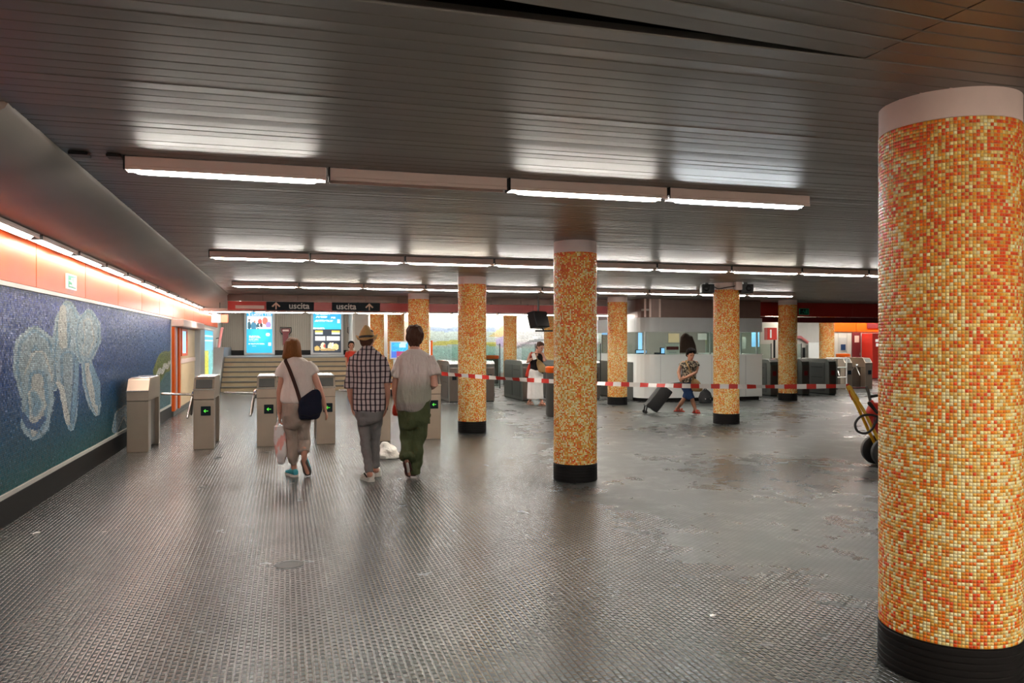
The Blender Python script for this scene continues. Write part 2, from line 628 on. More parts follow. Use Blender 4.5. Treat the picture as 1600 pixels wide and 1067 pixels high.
def remesh(mb, name, m, origin, voxel, smooth=4, disp=0.0, dscale=8.0, zs=1.0, bev=None):
    """join overlapping closed shapes into one continuous skin"""
    me = mb.mesh(name + '_raw', None, origin)
    o = bpy.data.objects.new(name, me)
    C.objects.link(o)
    r = o.modifiers.new('r', 'REMESH')
    r.mode = 'VOXEL'
    r.voxel_size = voxel
    s = o.modifiers.new('s', 'SMOOTH')
    s.factor = 0.5
    s.iterations = smooth
    dg = bpy.context.evaluated_depsgraph_get()
    dg.update()
    me2 = bpy.data.meshes.new_from_object(o.evaluated_get(dg))
    bpy.data.objects.remove(o)
    bpy.data.meshes.remove(me)
    me2.name = name
    me2.materials.clear()
    me2.materials.append(M[m])
    n = len(me2.vertices)
    if disp:
        co = np.empty(n * 3, dtype=np.float32)
        no = np.empty(n * 3, dtype=np.float32)
        me2.vertices.foreach_get('co', co)
        me2.vertices.foreach_get('normal', no)
        co = co.reshape(-1, 3)
        no = no.reshape(-1, 3)
        amp = np.array([noise.noise(Vector((v[0] * dscale, v[1] * dscale, v[2] * dscale * zs))) for v in co.tolist()], dtype=np.float32)
        co = co + no * (amp * disp + 0.4 * disp)[:, None]
        me2.vertices.foreach_set('co', co.ravel())
        me2.update()
    me2.polygons.foreach_set('use_smooth', [True] * len(me2.polygons))
    return me2


# ================================================================== SETTING
H = 2.77
XW = -2.37       # left wall face
YF = 20.3        # where the slatted ceiling ends at the red fascia
YB = 33.0        # back wall


def sbox(name, x0, x1, y0, y1, z0, z1, m, bev=0.0, label=None):
    return struct(MB().box(x0, x1, y0, y1, z0, z1, bev).build(name, m), label)


fl = MB()
fl.box(-3.0, 29, -8, YB + 0.3, -0.12, 0.0)
floor = struct(fl.build('floor', 'floor'), 'worn dark grey studded rubber floor of the station hall')

# ceiling slab with every metal slat hung below it
ceil = sbox('ceiling', -2.6, 29, -8, YF, H + 0.16, H + 0.30, 'void', label='dark void above the grey metal slat ceiling')
sl = MB()
prof = [(-0.0480, 0.030), (-0.0490, 0.004), (-0.0455, 0.0), (0.0455, 0.0), (0.0490, 0.004), (0.0480, 0.030), (0.0440, 0.030), (0.0440, 0.005), (-0.0440, 0.005), (-0.0440, 0.030)]
sl.prism(prof, 'x', -1.31, 28.9)
slat_me = sl.mesh('slat', 'slat')
sl = MB()
sl.prism(prof, 'x', -2.35, 28.9)
slat_long = sl.mesh('slat', 'slat')
sl = MB()
sl.prism(prof, 'x', -4.6, -0.004)
slat_l = sl.mesh('slat', 'slat')
sl = MB()
sl.prism(prof, 'x', 2.304, 28.9)
slat_r = sl.mesh('slat', 'slat')
n_sl = int((YF - 0.05 - 1.0) / 0.1025)
for i in range(n_sl):
    y = YF - 0.06 - i * 0.1025
    o = link_mesh('slat', slat_long if y < 4.4 else slat_me)
    o.parent = ceil
    o.location = (0, y, H + rng.uniform(-0.0012, 0.0012))
    o.rotation_euler = (R(rng.gauss(0, 0.7)), 0, 0)
    if y < 2.78:                       # these slats have slipped: their left halves swing away and open a dark wedge
        o.data = slat_r
        q = link_mesh('slat', slat_l)
        q.parent = ceil
        q.location = (2.3, y - 0.006, o.location.z)
        q.rotation_euler = (o.rotation_euler.x, 0, R(4.6))
# plain metal ceiling behind the camera
bk = MB()
bk.box(-2.35, 28.9, -7.9, 1.0, H, H + 0.03)
o = bk.build('slat', 'slat')
o.parent = ceil

# left wall
wl = sbox('wall_left', XW - 0.25, XW, -8, YB, 0, 3.2, 'plaster')
sbox('baseboard_left', XW, XW + 0.035, -8, 18.45, 0.0, 0.235, 'base', label='black skirting along the foot of the blue mosaic wall')
sbox('trim_1', XW, XW + 0.028, -8, 18.47, 0.236, 0.275, 'plaster', label='pale strip under the blue mosaic mural')
sbox('trim_2', XW, XW + 0.034, -8, 18.47, 2.095, 2.135, 'white', label='white strip between mosaic mural and orange panels')
sbox('trim_3', XW, XW + 0.030, 18.43, 18.50, 0.276, 2.09, 'plaster', label='pale end strip of the blue mosaic mural')
# orange enamel panels in a row
yy = -1.2
while yy < 29:
    o = MB().box(XW + 0.002, XW + 0.026, yy + 0.006, yy + 1.994, 2.14, 2.60, 0.004).build('panel', 'orange')
    o.parent = wl
    yy += 2.0
# tall orange return near the camera
for k in range(3):
    o = MB().box(XW + 0.002, XW + 0.030, 4.25 - (k + 1) * 1.4 + 0.006, 4.25 - k * 1.4 - 0.006, 2.605, 2.765, 0.004).build('panel', 'orange')
    o.parent = wl

# soffit (curved bulkhead between ceiling edge and wall lamps)
sp = [(-1.30, 2.772), (-1.315, 2.745), (-1.42, 2.685), (-1.60, 2.635), (-1.80, 2.605), (-2.0, 2.590), (-2.36, 2.585), (-2.36, 2.90), (-1.30, 2.90)]
sf = MB()
sf.prism(sp, 'y', 4.42, 29.0)
struct(sf.build('trim_4', 'soffit', smooth=True), 'curved grey soffit above the left wall lamps')

# ------------------------------------------------------------------ lamps
lamp_cache = {}


def lamp_meshes(L, w, hh):
    key = (L, w, hh)
    if key not in lamp_cache:
        hb = MB()
        hb.box(0.004, L - 0.004, -w * 0.52, w * 0.52, 0.0, hh, 0.004)
        for k in (-1, 1):                      # lips added along both sides to keep lamp light off the ceiling
            ya, yb = sorted((k * w * 0.47, k * w * 0.52))
            hb.box(0.004, L - 0.004, ya, yb, -0.022, -0.0002)
        housing = hb.mesh('housing', 'lampbox')
        db = MB()
        # lens: narrow underside with pointed ends
        poly_t = [(0.012, 0), (0.10, -w * 0.36), (L - 0.10, -w * 0.36), (L - 0.012, 0), (L - 0.10, w * 0.36), (0.10, w * 0.36)]
        poly_b = [(0.08, 0), (0.16, -w * 0.14), (L - 0.16, -w * 0.14), (L - 0.08, 0), (L - 0.16, w * 0.14), (0.16, w * 0.14)]
        vs = [(p[0], p[1], -0.004) for p in poly_t] + [(p[0], p[1], -0.040) for p in poly_b]
        fs = [[i, (i + 1) % 6, 6 + (i + 1) % 6, 6 + i] for i in range(6)] + [[0, 1, 2, 3, 4, 5], [11, 10, 9, 8, 7, 6]]
        db.add(vs, fs)
        eb = MB()
        eb.box(0.0, 0.010, -w * 0.56, w * 0.56, -0.024, hh + 0.012, 0.002)
        eb2 = eb.mesh('end_bracket', 'black')
        dm = {k: db.mesh('diffuser', k) for k in ('glow', 'glow_cool', 'glow_warm', 'glow_near', 'glow_wall', 'offtube')}
        lamp_cache[key] = (housing, dm, eb2)
    return lamp_cache[key]


def lamp(x, y, z, label, group, kind='glow', L=1.24, w=0.105, rz=0.0, hh=0.062):
    """z = underside of the housing"""
    hm, dm, em = lamp_meshes(L, w, hh)
    t = thing('ceiling_lamp', label, 'lamp', (x, y, z), group)
    t.rotation_euler = (0, 0, rz)
    link_mesh('housing', hm, t)
    if kind != 'offtube':
        link_mesh('diffuser', dm[kind], t)
    link_mesh('end_bracket', em, t)
    return t


ORD = ['first', 'second', 'third', 'fourth', 'fifth', 'sixth', 'seventh', 'eighth', 'ninth', 'tenth', 'eleventh', 'twelfth', 'thirteenth', 'fourteenth', 'fifteenth', 'sixteenth', 'seventeenth', 'eighteenth', 'nineteenth', 'twentieth', 'twenty first']
ZL = H - 0.065
# nearest row: lit, dark, lit, lit
kinds = ['glow', 'offtube', 'glow', 'glow_cool']
labs = ['lit tube lamp at left end of the nearest ceiling row', 'unlit pink tube lamp between lit ones in nearest ceiling row',
        'lit tube lamp right of the dark one in nearest row', 'bluish lit tube lamp at right end of nearest ceiling row']
for i in range(4):
    lamp(-0.97 + i * 1.252, 5.5, ZL, labs[i], 'lamps of the nearest ceiling row', kinds[i])
for i in range(9):
    lamp(-0.93 + i * 1.252, 10.85, ZL, '%s tube lamp from the left in the middle ceiling row' % ORD[i], 'lamps of the middle ceiling row', 'glow_warm' if i in (2, 6) else 'glow')
for i in range(10):
    lamp(-0.98 + i * 1.252, 16.2, ZL, '%s tube lamp from the left in the far slat ceiling row' % ORD[i], 'lamps of the far ceiling row', 'glow_warm' if i in (1, 5) else 'glow')
# rows that light the part of the hall the camera stands in
for i in range(9):
    lamp(-0.9 + i * 1.252, 0.15, ZL, '%s tube lamp from the left in the row above the photographer' % ORD[i], 'lamps above the photographer', 'glow_near')
for i in range(9):
    lamp(-0.9 + i * 1.252, -5.6, ZL, '%s tube lamp from the left in the rearmost row' % ORD[i], 'lamps of the rearmost row')
# wall lamps under the soffit, running along the left wall
ys = [8.2 - 1.39 * k for k in range(4, 0, -1)] + [8.2 + 1.39 * k for k in range(15)]
for i, y in enumerate(ys):
    lamp(-2.20, y, 2.562, '%s tube lamp along the top of the left wall, counted from nearest' % ORD[i], 'lamps along the left wall', 'glow_wall', L=1.33, w=0.12, rz=R(90), hh=0.022)
# rod joints of the dark cable strip left of the nearest row
for k, (xa, xb) in enumerate(((-1.27, -1.16), (-1.06, -0.975))):
    tag(MB().box(xa, xb, 5.40, 5.50, H - 0.022, H - 0.004, 0.003).build('cable_clip', 'black'), ['black cable clip nearest the soffit, left of nearest lamp row', 'black cable clip touching left end of nearest lamp row'][k], 'clip')

# ------------------------------------------------------------------ mosaic columns
PAL = np.array([(0.82, 0.085, 0.010), (0.88, 0.20, 0.012), (0.88, 0.36, 0.030), (0.78, 0.45, 0.085), (0.92, 0.70, 0.25), (0.95, 0.86, 0.48)], dtype=np.float32)


def tile_column_mesh(r, z0, z1, pitch, seed, t=0.0022, joint=0.0019):
    rs = np.random.RandomState(seed)
    n = int(round(2 * math.pi * r / pitch))
    m = int(round((z1 - z0) / pitch))
    dz = (z1 - z0) / m
    ang = 2 * math.pi / n
    K, J = np.meshgrid(np.arange(n), np.arange(m), indexing='ij')
    K, J = K.ravel(), J.ravel()
    N = len(K)
    a = (K + 0.5) * ang
    z = z0 + (J + 0.5) * dz
    hw = ang * r / 2 - joint / 2
    hz = dz / 2 - joint / 2
    tx = rs.normal(0, 0.035, N)       # slight individual tilt
    tz = rs.normal(0, 0.035, N)
    ca, sa = np.cos(a), np.sin(a)
    V = np.empty((N, 8, 3), dtype=np.float32)
    cs = [(-1, -1), (1, -1), (1, 1), (-1, 1)]
    for q, (su, sz) in enumerate(cs):
        for lay in range(2):
            ins = 0.0 if lay == 0 else 0.0010
            uu = su * (hw - ins)
            zz = sz * (hz - ins)
            rr = r - 0.001 + (0 if lay == 0 else (t + 0.001)) + (tx * uu + tz * zz if lay else 0)
            V[:, q + 4 * lay, 0] = rr * ca - uu * sa
            V[:, q + 4 * lay, 1] = rr * sa + uu * ca
            V[:, q + 4 * lay, 2] = z + zz
    base = (np.arange(N) * 8)[:, None]
    quads = np.array([[4, 5, 6, 7], [0, 1, 5, 4], [1, 2, 6, 5], [2, 3, 7, 6], [3, 0, 4, 7]])
    F = (base[:, None, :] + quads[None, :, :]).reshape(-1, 4)
    # colours: clumped random mix, redder towards the top, creamier towards the middle and foot
    g1 = rs.rand(n // 5 + 2, m // 5 + 2)
    g2 = rs.rand(n // 11 + 2, m // 11 + 2)
    u = g1[K // 5, J // 5] * 0.20 + g2[K // 11, J // 11] * 0.14 + rs.rand(N) * 0.92
    zt = (z - z0) / (z1 - z0)
    u = u / 1.26 + np.interp(zt, [0, 0.12, 0.35, 0.6, 0.8, 1.0], [0.05, 0.08, 0.12, 0.03, -0.03, -0.08])
    idx = np.clip(np.searchsorted([0.25, 0.41, 0.53, 0.63, 0.77], u), 0, 5)
    col = PAL[idx] * (1 + rs.normal(0, 0.07, (N, 1)).astype(np.float32))
    col = np.clip(col, 0, 1)
    rgba = np.ones((N, 5, 4), dtype=np.float32)
    rgba[:, :, :3] = col[:, None, :]
    me = bpy.data.meshes.new('mosaic_tiles')
    me.vertices.add(N * 8)
    me.vertices.foreach_set('co', V.ravel())
    me.loops.add(len(F) * 4)
    me.loops.foreach_set('vertex_index', F.ravel().astype(np.int32))
    me.polygons.add(len(F))
    me.polygons.foreach_set('loop_start', np.arange(len(F), dtype=np.int32) * 4)
    me.update(calc_edges=True)
    at = me.attributes.new('tint', 'FLOAT_COLOR', 'FACE')
    at.data.foreach_set('color', rgba.ravel())
    me.materials.append(M['tile'])
    return me


def column_meshes(r, seed, pitch=0.0165):
    z0, z1 = 0.20, H - 0.135
    tiles = tile_column_mesh(r, z0, z1, pitch, seed)
    core = MB().lathe([(r - 0.001, z0), (r - 0.001, z1)], 64).mesh('grout_core', 'grout', smooth=True)
    cap = MB().lathe([(r - 0.004, z1), (r + 0.001, z1 + 0.003), (r + 0.001, H + 0.03), (r - 0.01, H + 0.03)], 64).mesh('plaster_cap', 'cap', smooth=True)
    pr = [(r + 0.002, 0.0)]
    for k in range(6):
        za = 0.008 + k * 0.0318
        pr += [(r + 0.0065, za), (r + 0.0065, za + 0.022), (r + 0.001, za + 0.025), (r + 0.001, za + 0.030)]
    pr += [(r + 0.002, 0.199)]
    base = MB().lathe(pr, 64).mesh('ribbed_base', 'base', smooth=True)
    return tiles, core, cap, base


cm_small = column_meshes(0.25, 3)
cm_small2 = column_meshes(0.25, 11)
cm_big = column_meshes(0.313, 5, 0.0158)


def column(x, y, label, ms, rz):
    t = thing('mosaic_column', label, 'column', (x, y, 0), 'round columns clad in orange and yellow mosaic')
    t.rotation_euler = (0, 0, rz)
    tl = link_mesh('mosaic_tiles', ms[0], t)
    tl['kind'] = 'stuff'
    link_mesh('grout_core', ms[1], t)
    link_mesh('plaster_cap', ms[2], t)
    link_mesh('ribbed_base', ms[3], t)
    return t


cols = [
    (3.16, 3.20, 'huge orange mosaic column nearest the camera at right edge', cm_big, 0.3),
    (3.27, 8.76, 'tall orange mosaic column standing alone in mid hall', cm_small, 0.0),
    (3.23, 13.92, 'yellow and orange mosaic column right of man in faded tee', cm_small2, 1.0),
    (3.10, 19.05, 'mosaic column directly behind head of man in faded tee', cm_small, 2.0),
    (3.25, 24.25, 'mosaic column just right of the straw hat, behind the gates', cm_small2, 3.0),
    (3.25, 29.35, 'farthest mosaic column right behind straw hat by back wall', cm_small, 4.0),
    (8.42, 14.02, 'mosaic column with two black boxes at its top', cm_small2, 4.4),
    (8.27, 19.05, 'mosaic column left of the white ticket booth', cm_small, 5.2),
    (8.25, 24.25, 'mosaic column behind woman in white skirt, half hidden', cm_small2, 0.7),
    (8.30, 29.35, 'thin far mosaic column in front of the pale mural', cm_small, 1.6),
    (13.42, 19.15, 'mosaic column right of the white ticket booth', cm_small2, 2.6),
    (18.45, 24.05, 'far right mosaic column before the white handrail wall', cm_small, 3.3),
    (13.45, 24.25, 'mosaic column hidden behind the white ticket booth', cm_small, 3.9),
    (8.40, 8.80, 'mosaic column hidden behind the huge near column', cm_small, 0.4),
]
for x, y, lab, ms, rz in cols:
    column(x, y, lab, ms, rz)

# ------------------------------------------------------------------ left mural: every tessera a tilted quad with its own colour
MU_Y0, MU_Y1, MU_Z0, MU_Z1 = 4.3, 18.44, 0.28, 2.09
mural = thing('mosaic_mural', 'long blue mosaic mural with pale shell shapes on left wall', 'mural', (XW, 0, 0))
MB().box(XW, XW + 0.012, MU_Y0, MU_Y1, MU_Z0, MU_Z1).build('grout_bed', 'grout_dark', mural)


def seg_dist(px, py, pts):
    """distance to a polyline and width-parameter along it"""
    best = np.full(px.shape, 1e9)
    par = np.zeros(px.shape)
    n = len(pts) - 1
    for i in range(n):
        ax, ay = pts[i][:2]
        bx, by = pts[i + 1][:2]
        dx, dy = bx - ax, by - ay
        L2 = dx * dx + dy * dy + 1e-9
        t = np.clip(((px - ax) * dx + (py - ay) * dy) / L2, 0, 1)
        d = np.hypot(px - ax - t * dx, py - ay - t * dy)
        wdt = pts[i][2] + (pts[i + 1][2] - pts[i][2]) * t
        q = d / wdt
        up = q < best
        best = np.where(up, q, best)
        par = np.where(up, (i + t) / n, par)
    return best, par


def paint_left(px, py, rs):
    """colour of the mural at reference coordinates (a fixed design with lamp glints, baked in the tiles)"""
    N = px.shape[0]
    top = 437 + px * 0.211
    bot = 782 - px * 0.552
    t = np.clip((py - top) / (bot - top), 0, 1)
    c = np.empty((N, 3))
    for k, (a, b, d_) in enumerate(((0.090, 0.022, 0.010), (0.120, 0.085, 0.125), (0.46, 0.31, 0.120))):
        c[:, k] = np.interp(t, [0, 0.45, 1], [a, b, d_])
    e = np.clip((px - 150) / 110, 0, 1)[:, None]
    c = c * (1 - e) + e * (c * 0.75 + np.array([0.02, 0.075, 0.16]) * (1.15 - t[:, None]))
    nz = rs.normal(0, 1, (N, 1))
    c = c * (1 + 0.20 * nz)
    glint = rs.rand(N, 1) < 0.10 * (1 - t[:, None])  # lamp glints painted into random tiles, denser towards the top
    c = np.where(glint, c + np.array([0.16, 0.18, 0.26]), c)
    P0 = np.array([0.50, 0.64, 0.72])
    PB = np.array([0.26, 0.45, 0.62])
    PD = np.array([0.07, 0.16, 0.36])
    PW = np.array([0.74, 0.75, 0.71])

    def blend(col, mask):
        return c * (1 - mask[:, None]) + mask[:, None] * np.asarray(col)

    def stroke(pts, edge=PW, body=PB, core=None):
        nonlocal c
        q, par = seg_dist(px, py, pts)
        j = rs.normal(0, 0.03, N)
        c = blend(np.asarray(body) * 1.0, (q + j < 1.0).astype(float))
        rim = ((q + j > 0.72) & (q + j < 1.02)).astype(float)
        c = blend(edge, rim * 0.85)
        if core is not None:
            c = blend(core, (q + j < 0.45).astype(float) * 0.9)
    # left shell
    stroke([(40, 612, 13), (34, 575, 17), (40, 540, 20), (52, 527, 17), (66, 540, 18), (74, 568, 15), (78, 600, 12)], P0, PB, P0 * 0.85)
    stroke([(46, 582, 10), (58, 560, 13), (68, 590, 12)], PW, P0)
    stroke([(56, 592, 20), (57, 625, 25), (52, 662, 22), (50, 680, 8)], P0, PB, PW * 0.95)
    stroke([(50, 616, 9), (56, 632, 14), (52, 646, 9)], PW, P0, PB)
    stroke([(33, 648, 4), (42, 664, 5), (54, 668, 5), (66, 654, 4)], PD, PD)
    # middle shell
    stroke([(88, 560, 9), (93, 530, 13), (98, 500, 14), (104, 480, 10), (112, 500, 13), (114, 530, 12), (108, 560, 9)], P0, PB, P0)
    stroke([(96, 482, 5), (95, 510, 7), (97, 540, 6)], PW, PW)
    stroke([(104, 560, 17), (104, 590, 16), (106, 620, 14), (108, 650, 10), (109, 668, 5)], P0, PB, P0 * 0.8)
    stroke([(88, 598, 3), (94, 606, 4), (98, 630, 4), (104, 660, 4)], PW, PW)
    stroke([(118, 560, 4), (117, 590, 5), (114, 630, 5), (110, 660, 3)], PD, PB)
    # right shell
    stroke([(128, 560, 9), (122, 530, 9), (126, 505, 10), (137, 492, 9), (146, 508, 9), (146, 532, 10), (136, 556, 9)], P0, PB, P0)
    stroke([(135, 505, 7), (138, 530, 8), (132, 550, 6)], PW, P0)
    stroke([(134, 570, 9), (138, 600, 11), (146, 632, 10), (149, 645, 5)], P0, PB, PW)
    stroke([(141, 575, 4), (150, 600, 5), (151, 630, 4)], PB, PB)
    # green leaf and pale wave at the right end
    stroke([(246, 606, 7), (250, 580, 12), (258, 562, 13), (266, 556, 8)], (0.26, 0.30, 0.06), (0.20, 0.25, 0.05))
    stroke([(243, 590, 2), (249, 578, 3), (252, 583, 2), (257, 570, 3), (260, 575, 2), (264, 565, 2)], PW, PW)
    stroke([(250, 640, 10), (258, 610, 14), (265, 590, 10)], (0.10, 0.26, 0.28), (0.09, 0.22, 0.26))
    stroke([(178, 672, 5), (186, 648, 8), (195, 640, 7), (203, 660, 8)], PW, PB, P0)
    c = c * (1 + 0.09 * rs.normal(0, 1, (N, 1)))
    return np.clip(c, 0.004, 1)


def tilted_tiles(name, y0, y1, z0, z1, x, pitch, paint, m, tilt, seed, parent, face=1, thick=0.004, along='y', kind='stuff'):
    rs = np.random.RandomState(seed)
    ny, nz = int((y1 - y0) / pitch), int((z1 - z0) / pitch)
    A, B = np.meshgrid(np.arange(ny), np.arange(nz), indexing='ij')
    yc = (y0 + (A.ravel() + 0.5) * (y1 - y0) / ny)
    zc = (z0 + (B.ravel() + 0.5) * (z1 - z0) / nz)
    N = len(yc)
    h = pitch / 2 - 0.0011
    ta = rs.normal(0, tilt, N)
    tb = rs.normal(0, tilt, N)
    V = np.empty((N, 4, 3), dtype=np.float32)
    for q, (a, b) in enumerate([(-1, -1), (1, -1), (1, 1), (-1, 1)]):
        dep = thick + ta * a * h + tb * b * h
        if along == 'y':
            V[:, q, 0] = x + dep * face
            V[:, q, 1] = yc + a * h
        else:
            V[:, q, 0] = yc + a * h
            V[:, q, 1] = x + dep * face
        V[:, q, 2] = zc + b * h
    col = paint(yc, zc, rs)
    me = bpy.data.meshes.new(name)
    org = np.array(world_loc(parent), dtype=np.float32)
    me.vertices.add(N * 4)
    me.vertices.foreach_set('co', (V - org).ravel())
    me.loops.add(N * 4)
    me.loops.foreach_set('vertex_index', np.arange(N * 4, dtype=np.int32))
    me.polygons.add(N)
    me.polygons.foreach_set('loop_start', np.arange(N, dtype=np.int32) * 4)
    me.update(calc_edges=True)
    at = me.attributes.new('tint', 'FLOAT_COLOR', 'FACE')
    rgba = np.ones((N, 4), dtype=np.float32)
    rgba[:, :3] = col
    at.data.foreach_set('color', rgba.ravel())
    me.materials.append(M[m])
    o = link_mesh(name, me, parent)
    o['kind'] = kind
    return o


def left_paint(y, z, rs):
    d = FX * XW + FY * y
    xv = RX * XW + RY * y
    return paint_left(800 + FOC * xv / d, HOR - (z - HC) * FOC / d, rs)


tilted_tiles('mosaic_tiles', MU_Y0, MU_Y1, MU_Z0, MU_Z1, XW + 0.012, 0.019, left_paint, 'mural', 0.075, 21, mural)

# ------------------------------------------------------------------ fascia with the exit sign
def fascia(name, x0, x1, z0, z1, y, m, step, label):
    f = struct(MB().box(x0, x1, y + 0.02, y + 0.16, z0 + 0.01, z1).build(name, 'void'), label)
    x = x0
    while x < x1 - 0.05:
        xe = min(x + step, x1)
        p = MB().box(x + 0.003, xe - 0.003, y, y + 0.022, z0, z1, 0.003).build('panel', m)
        p.parent = f
        x = xe
    return f


fascia('trim_5', -1.33, 9.10, 2.605, H + 0.02, YF + 0.03, 'brown', 0.82, 'brown metal beam strip above the red fascia')
fascia('trim_6', -1.33, 9.10, 2.385, 2.600, YF + 0.09, 'fascia', 1.55, 'dark red fascia carrying the exit sign')
fascia('trim_7', 12.9, 28.5, 2.36, H + 0.02, YF + 0.03, 'fascia', 1.8, 'dark red fascia right of the ticket booth')
fascia('trim_8', 12.9, 20.0, 2.19, 2.355, YF + 0.09, 'maroon', 1.8, 'maroon lower band of the right fascia')
YS = YF + 0.09
# orange-red end of the fascia with a pale plate
xa, _ = x_on_y(357, YS)
xb, da = x_on_y(415, YS)
t = thing('fascia_sign_panel', 'orange red sign end with pale blank plate, left of exit arrow', 'sign', (xa, YS, 2.385))
MB().box(xa, xb, YS - 0.014, YS - 0.001, 2.392, 2.598, 0.003).build('board', 'red', t)
x1, _ = x_on_y(368, YS)
x2, _ = x_on_y(413, YS)
MB().box(x1, x2, YS - 0.020, YS - 0.0145, 2.42, 2.50, 0.003).build('blank_plate', 'cap', t)


def exit_board(pa, pb, arrow_px, text_px, label):
    xa, d = x_on_y(pa, YS)
    xb, _ = x_on_y(pb, YS)
    t = thing('exit_sign', label, 'sign', (xa, YS, 2.385), 'black exit signs on the fascia')
    MB().box(xa, xb, YS - 0.022, YS - 0.001, 2.388, 2.600, 0.004).build('board', 'signblack', t)
    zc = 2.497
    xt, _ = x_on_y(text_px, YS)
    me = text_mesh('uscita', 0.215, 'signtext', 'lettering', 0.002, 0.004)
    o = link_mesh('lettering', me, t, (xt - xa, -0.0245, zc + 0.0 - 2.385), (R(90), 0, 0))
    xr, _ = x_on_y(arrow_px, YS)
    ab = MB()
    ab.box(xr - 0.016, xr + 0.016, YS - 0.026, YS - 0.0225, zc - 0.085, zc + 0.070)
    ab.prism([(xr - 0.105, zc - 0.010), (xr, zc + 0.092), (xr + 0.105, zc - 0.010), (xr + 0.072, zc - 0.030), (xr, zc + 0.045), (xr - 0.072, zc - 0.030)], 'y', YS - 0.0265, YS - 0.0225)
    ab.build('arrow', 'signarrow', t)


exit_board(416.5, 490.5, 431.5, 467.5, 'black sign reading uscita with arrow left of the word')
exit_board(519, 593.5, 577, 541, 'black sign reading uscita with arrow right of the word')
# lamps under the fascia
for i, x in enumerate([-2.0 + 1.252 * k for k in range(9)]):
    lamp(x, YF + 0.42, 2.375, '%s tube lamp from the left below the red fascia' % ORD[i], 'lamps below the red fascia', 'glow', w=0.15)
    MB().tube([(x + 0.62, YF + 0.42, 2.449), (x + 0.62, YF + 0.42, 2.96)], 0.008, 6, False).build('hanger_rod', 'darkgrey', bpy.data.objects[-1] if False else None) if False else None

# ------------------------------------------------------------------ far part of the hall
sbox('ceiling_back', -2.6, 29, YF + 0.2, YB + 0.3, 2.96, 3.06, 'plaster', label='plain pale ceiling beyond the red fascia')
wb = sbox('wall_back', -2.6, 29, YB, YB + 0.25, 0, 3.0, 'plaster')
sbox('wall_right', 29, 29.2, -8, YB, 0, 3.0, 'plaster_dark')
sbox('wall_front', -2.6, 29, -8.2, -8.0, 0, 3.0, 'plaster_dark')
# ribbed concrete panels behind the stair landing
xa = XW
for k in range(4):
    o = MB().box(xa + k * 1.24 + 0.004, xa + (k + 1) * 1.24 - 0.004, YB - 0.05, YB, 1.1, 2.955, 0.006).build('panel', 'ribbed')
    o.parent = wb
sbox('baseboard_back', XW, 2.55, YB - 0.075, YB - 0.051, 1.1, 1.29, 'base', label='black skirting along the back of the stair landing')
# stairs
st = thing('staircase', 'wide travertine stairs rising to the ribbed concrete wall', 'stairs', (-2.0, 27.4, 0))
NS, RI, TR = 7, 0.157, 0.30
for k in range(NS):
    y0 = 27.4 + k * TR
    yb = y0 + TR if k < NS - 1 else YB - 0.08
    s_ = MB().box(-2.0, 2.55, y0 + 0.012, yb + 0.012, k * RI, (k + 1) * RI - 0.048).build('step', 'riser', st)
    MB().box(-2.0, 2.55, y0, yb + (0.0 if k < NS - 1 else 0.0), (k + 1) * RI - 0.0475, (k + 1) * RI, 0.006).build('tread', 'slate' if k == NS - 1 else 'tread', s_)
# left cheek wall of the stairs; rose rail stands in for its lamp-lit edge
ck = MB()
ck.prism([(26.9, 0), (27.3, 0.32), (29.3, 1.42), (YB - 0.06, 1.42), (YB - 0.06, 0)], 'x', -2.36, -2.01)
struct(ck.build('trim_9', 'slate'), 'grey cheek wall left of the stairs')
rl = thing('handrail', 'rose sloping rail standing in for lamp-lit wall edge, left of stairs', 'handrail', (-2.25, 27.4, 0))
MB().tube([(-2.22, 28.40, 0.80), (-2.22, 31.0, 2.10), (-2.22, 31.4, 2.12)], 0.05, 8).build('rail', 'pinkrail', rl)
for yy_ in (28.9, 30.4):
    zz = 0.80 + (yy_ - 28.4) / 2.6 * 1.30
    MB().tube([(-2.36, yy_, zz - 0.06), (-2.22, yy_, zz - 0.03)], 0.015, 6).build('bracket', 'darkgrey', rl)

# concrete pier right of the stairs
xp0, _ = x_on_y(554.5, 29.9)
xp1, _ = x_on_y(575.5, 29.9)
sbox('trim_10', xp0, xp1, 29.9, YB - 0.06, 0, 2.955, 'plaster', 0.01, 'pale concrete pier right of the stairs')
struct(MB().tube([(xp0 - 0.05, 29.84, 0), (xp0 - 0.05, 29.84, 2.95)], 0.045, 10, False).build('trim_11', 'white'), 'white pipe running down the concrete pier')


# light boxes on the landing wall
def poster(px0, px1, z0, z1, label, paintf, seed):
    xa, d = x_on_y(px0, YB - 0.16)
    xb, _ = x_on_y(px1, YB - 0.16)
    t = thing('poster_lightbox', label, 'poster', ((xa + xb) / 2, YB - 0.055, z0), 'backlit posters above the stairs')
    MB().box(xa - 0.10, xb + 0.10, YB - 0.17, YB - 0.055, z0 - 0.09, z1 + 0.09, 0.02).build('frame', 'greypost', t)
    b = MB()
    nx, nz = 44, 66
    rs = np.random.RandomState(seed)
    for i in range(nx):
        for j in range(nz):
            u0, u1 = i / nx, (i + 1) / nx
            v0, v1 = j / nz, (j + 1) / nz
            col = paintf((u0 + u1) / 2, 1 - (v0 + v1) / 2, rs)
            X0, X1 = xa + (xb - xa) * u0, xa + (xb - xa) * u1
            Z0, Z1 = z0 + (z1 - z0) * v0, z0 + (z1 - z0) * v1
            b.add([(X0, YB - 0.173, Z0), (X1, YB - 0.173, Z0), (X1, YB - 0.173, Z1), (X0, YB - 0.173, Z1)], [[0, 1, 2, 3]], col)
    b.build('print', 'lightbox', t)
    return t, xa, xb


def blob(u, v, cu, cv, ru, rv):
    return ((u - cu) / ru) ** 2 + ((v - cv) / rv) ** 2 < 1


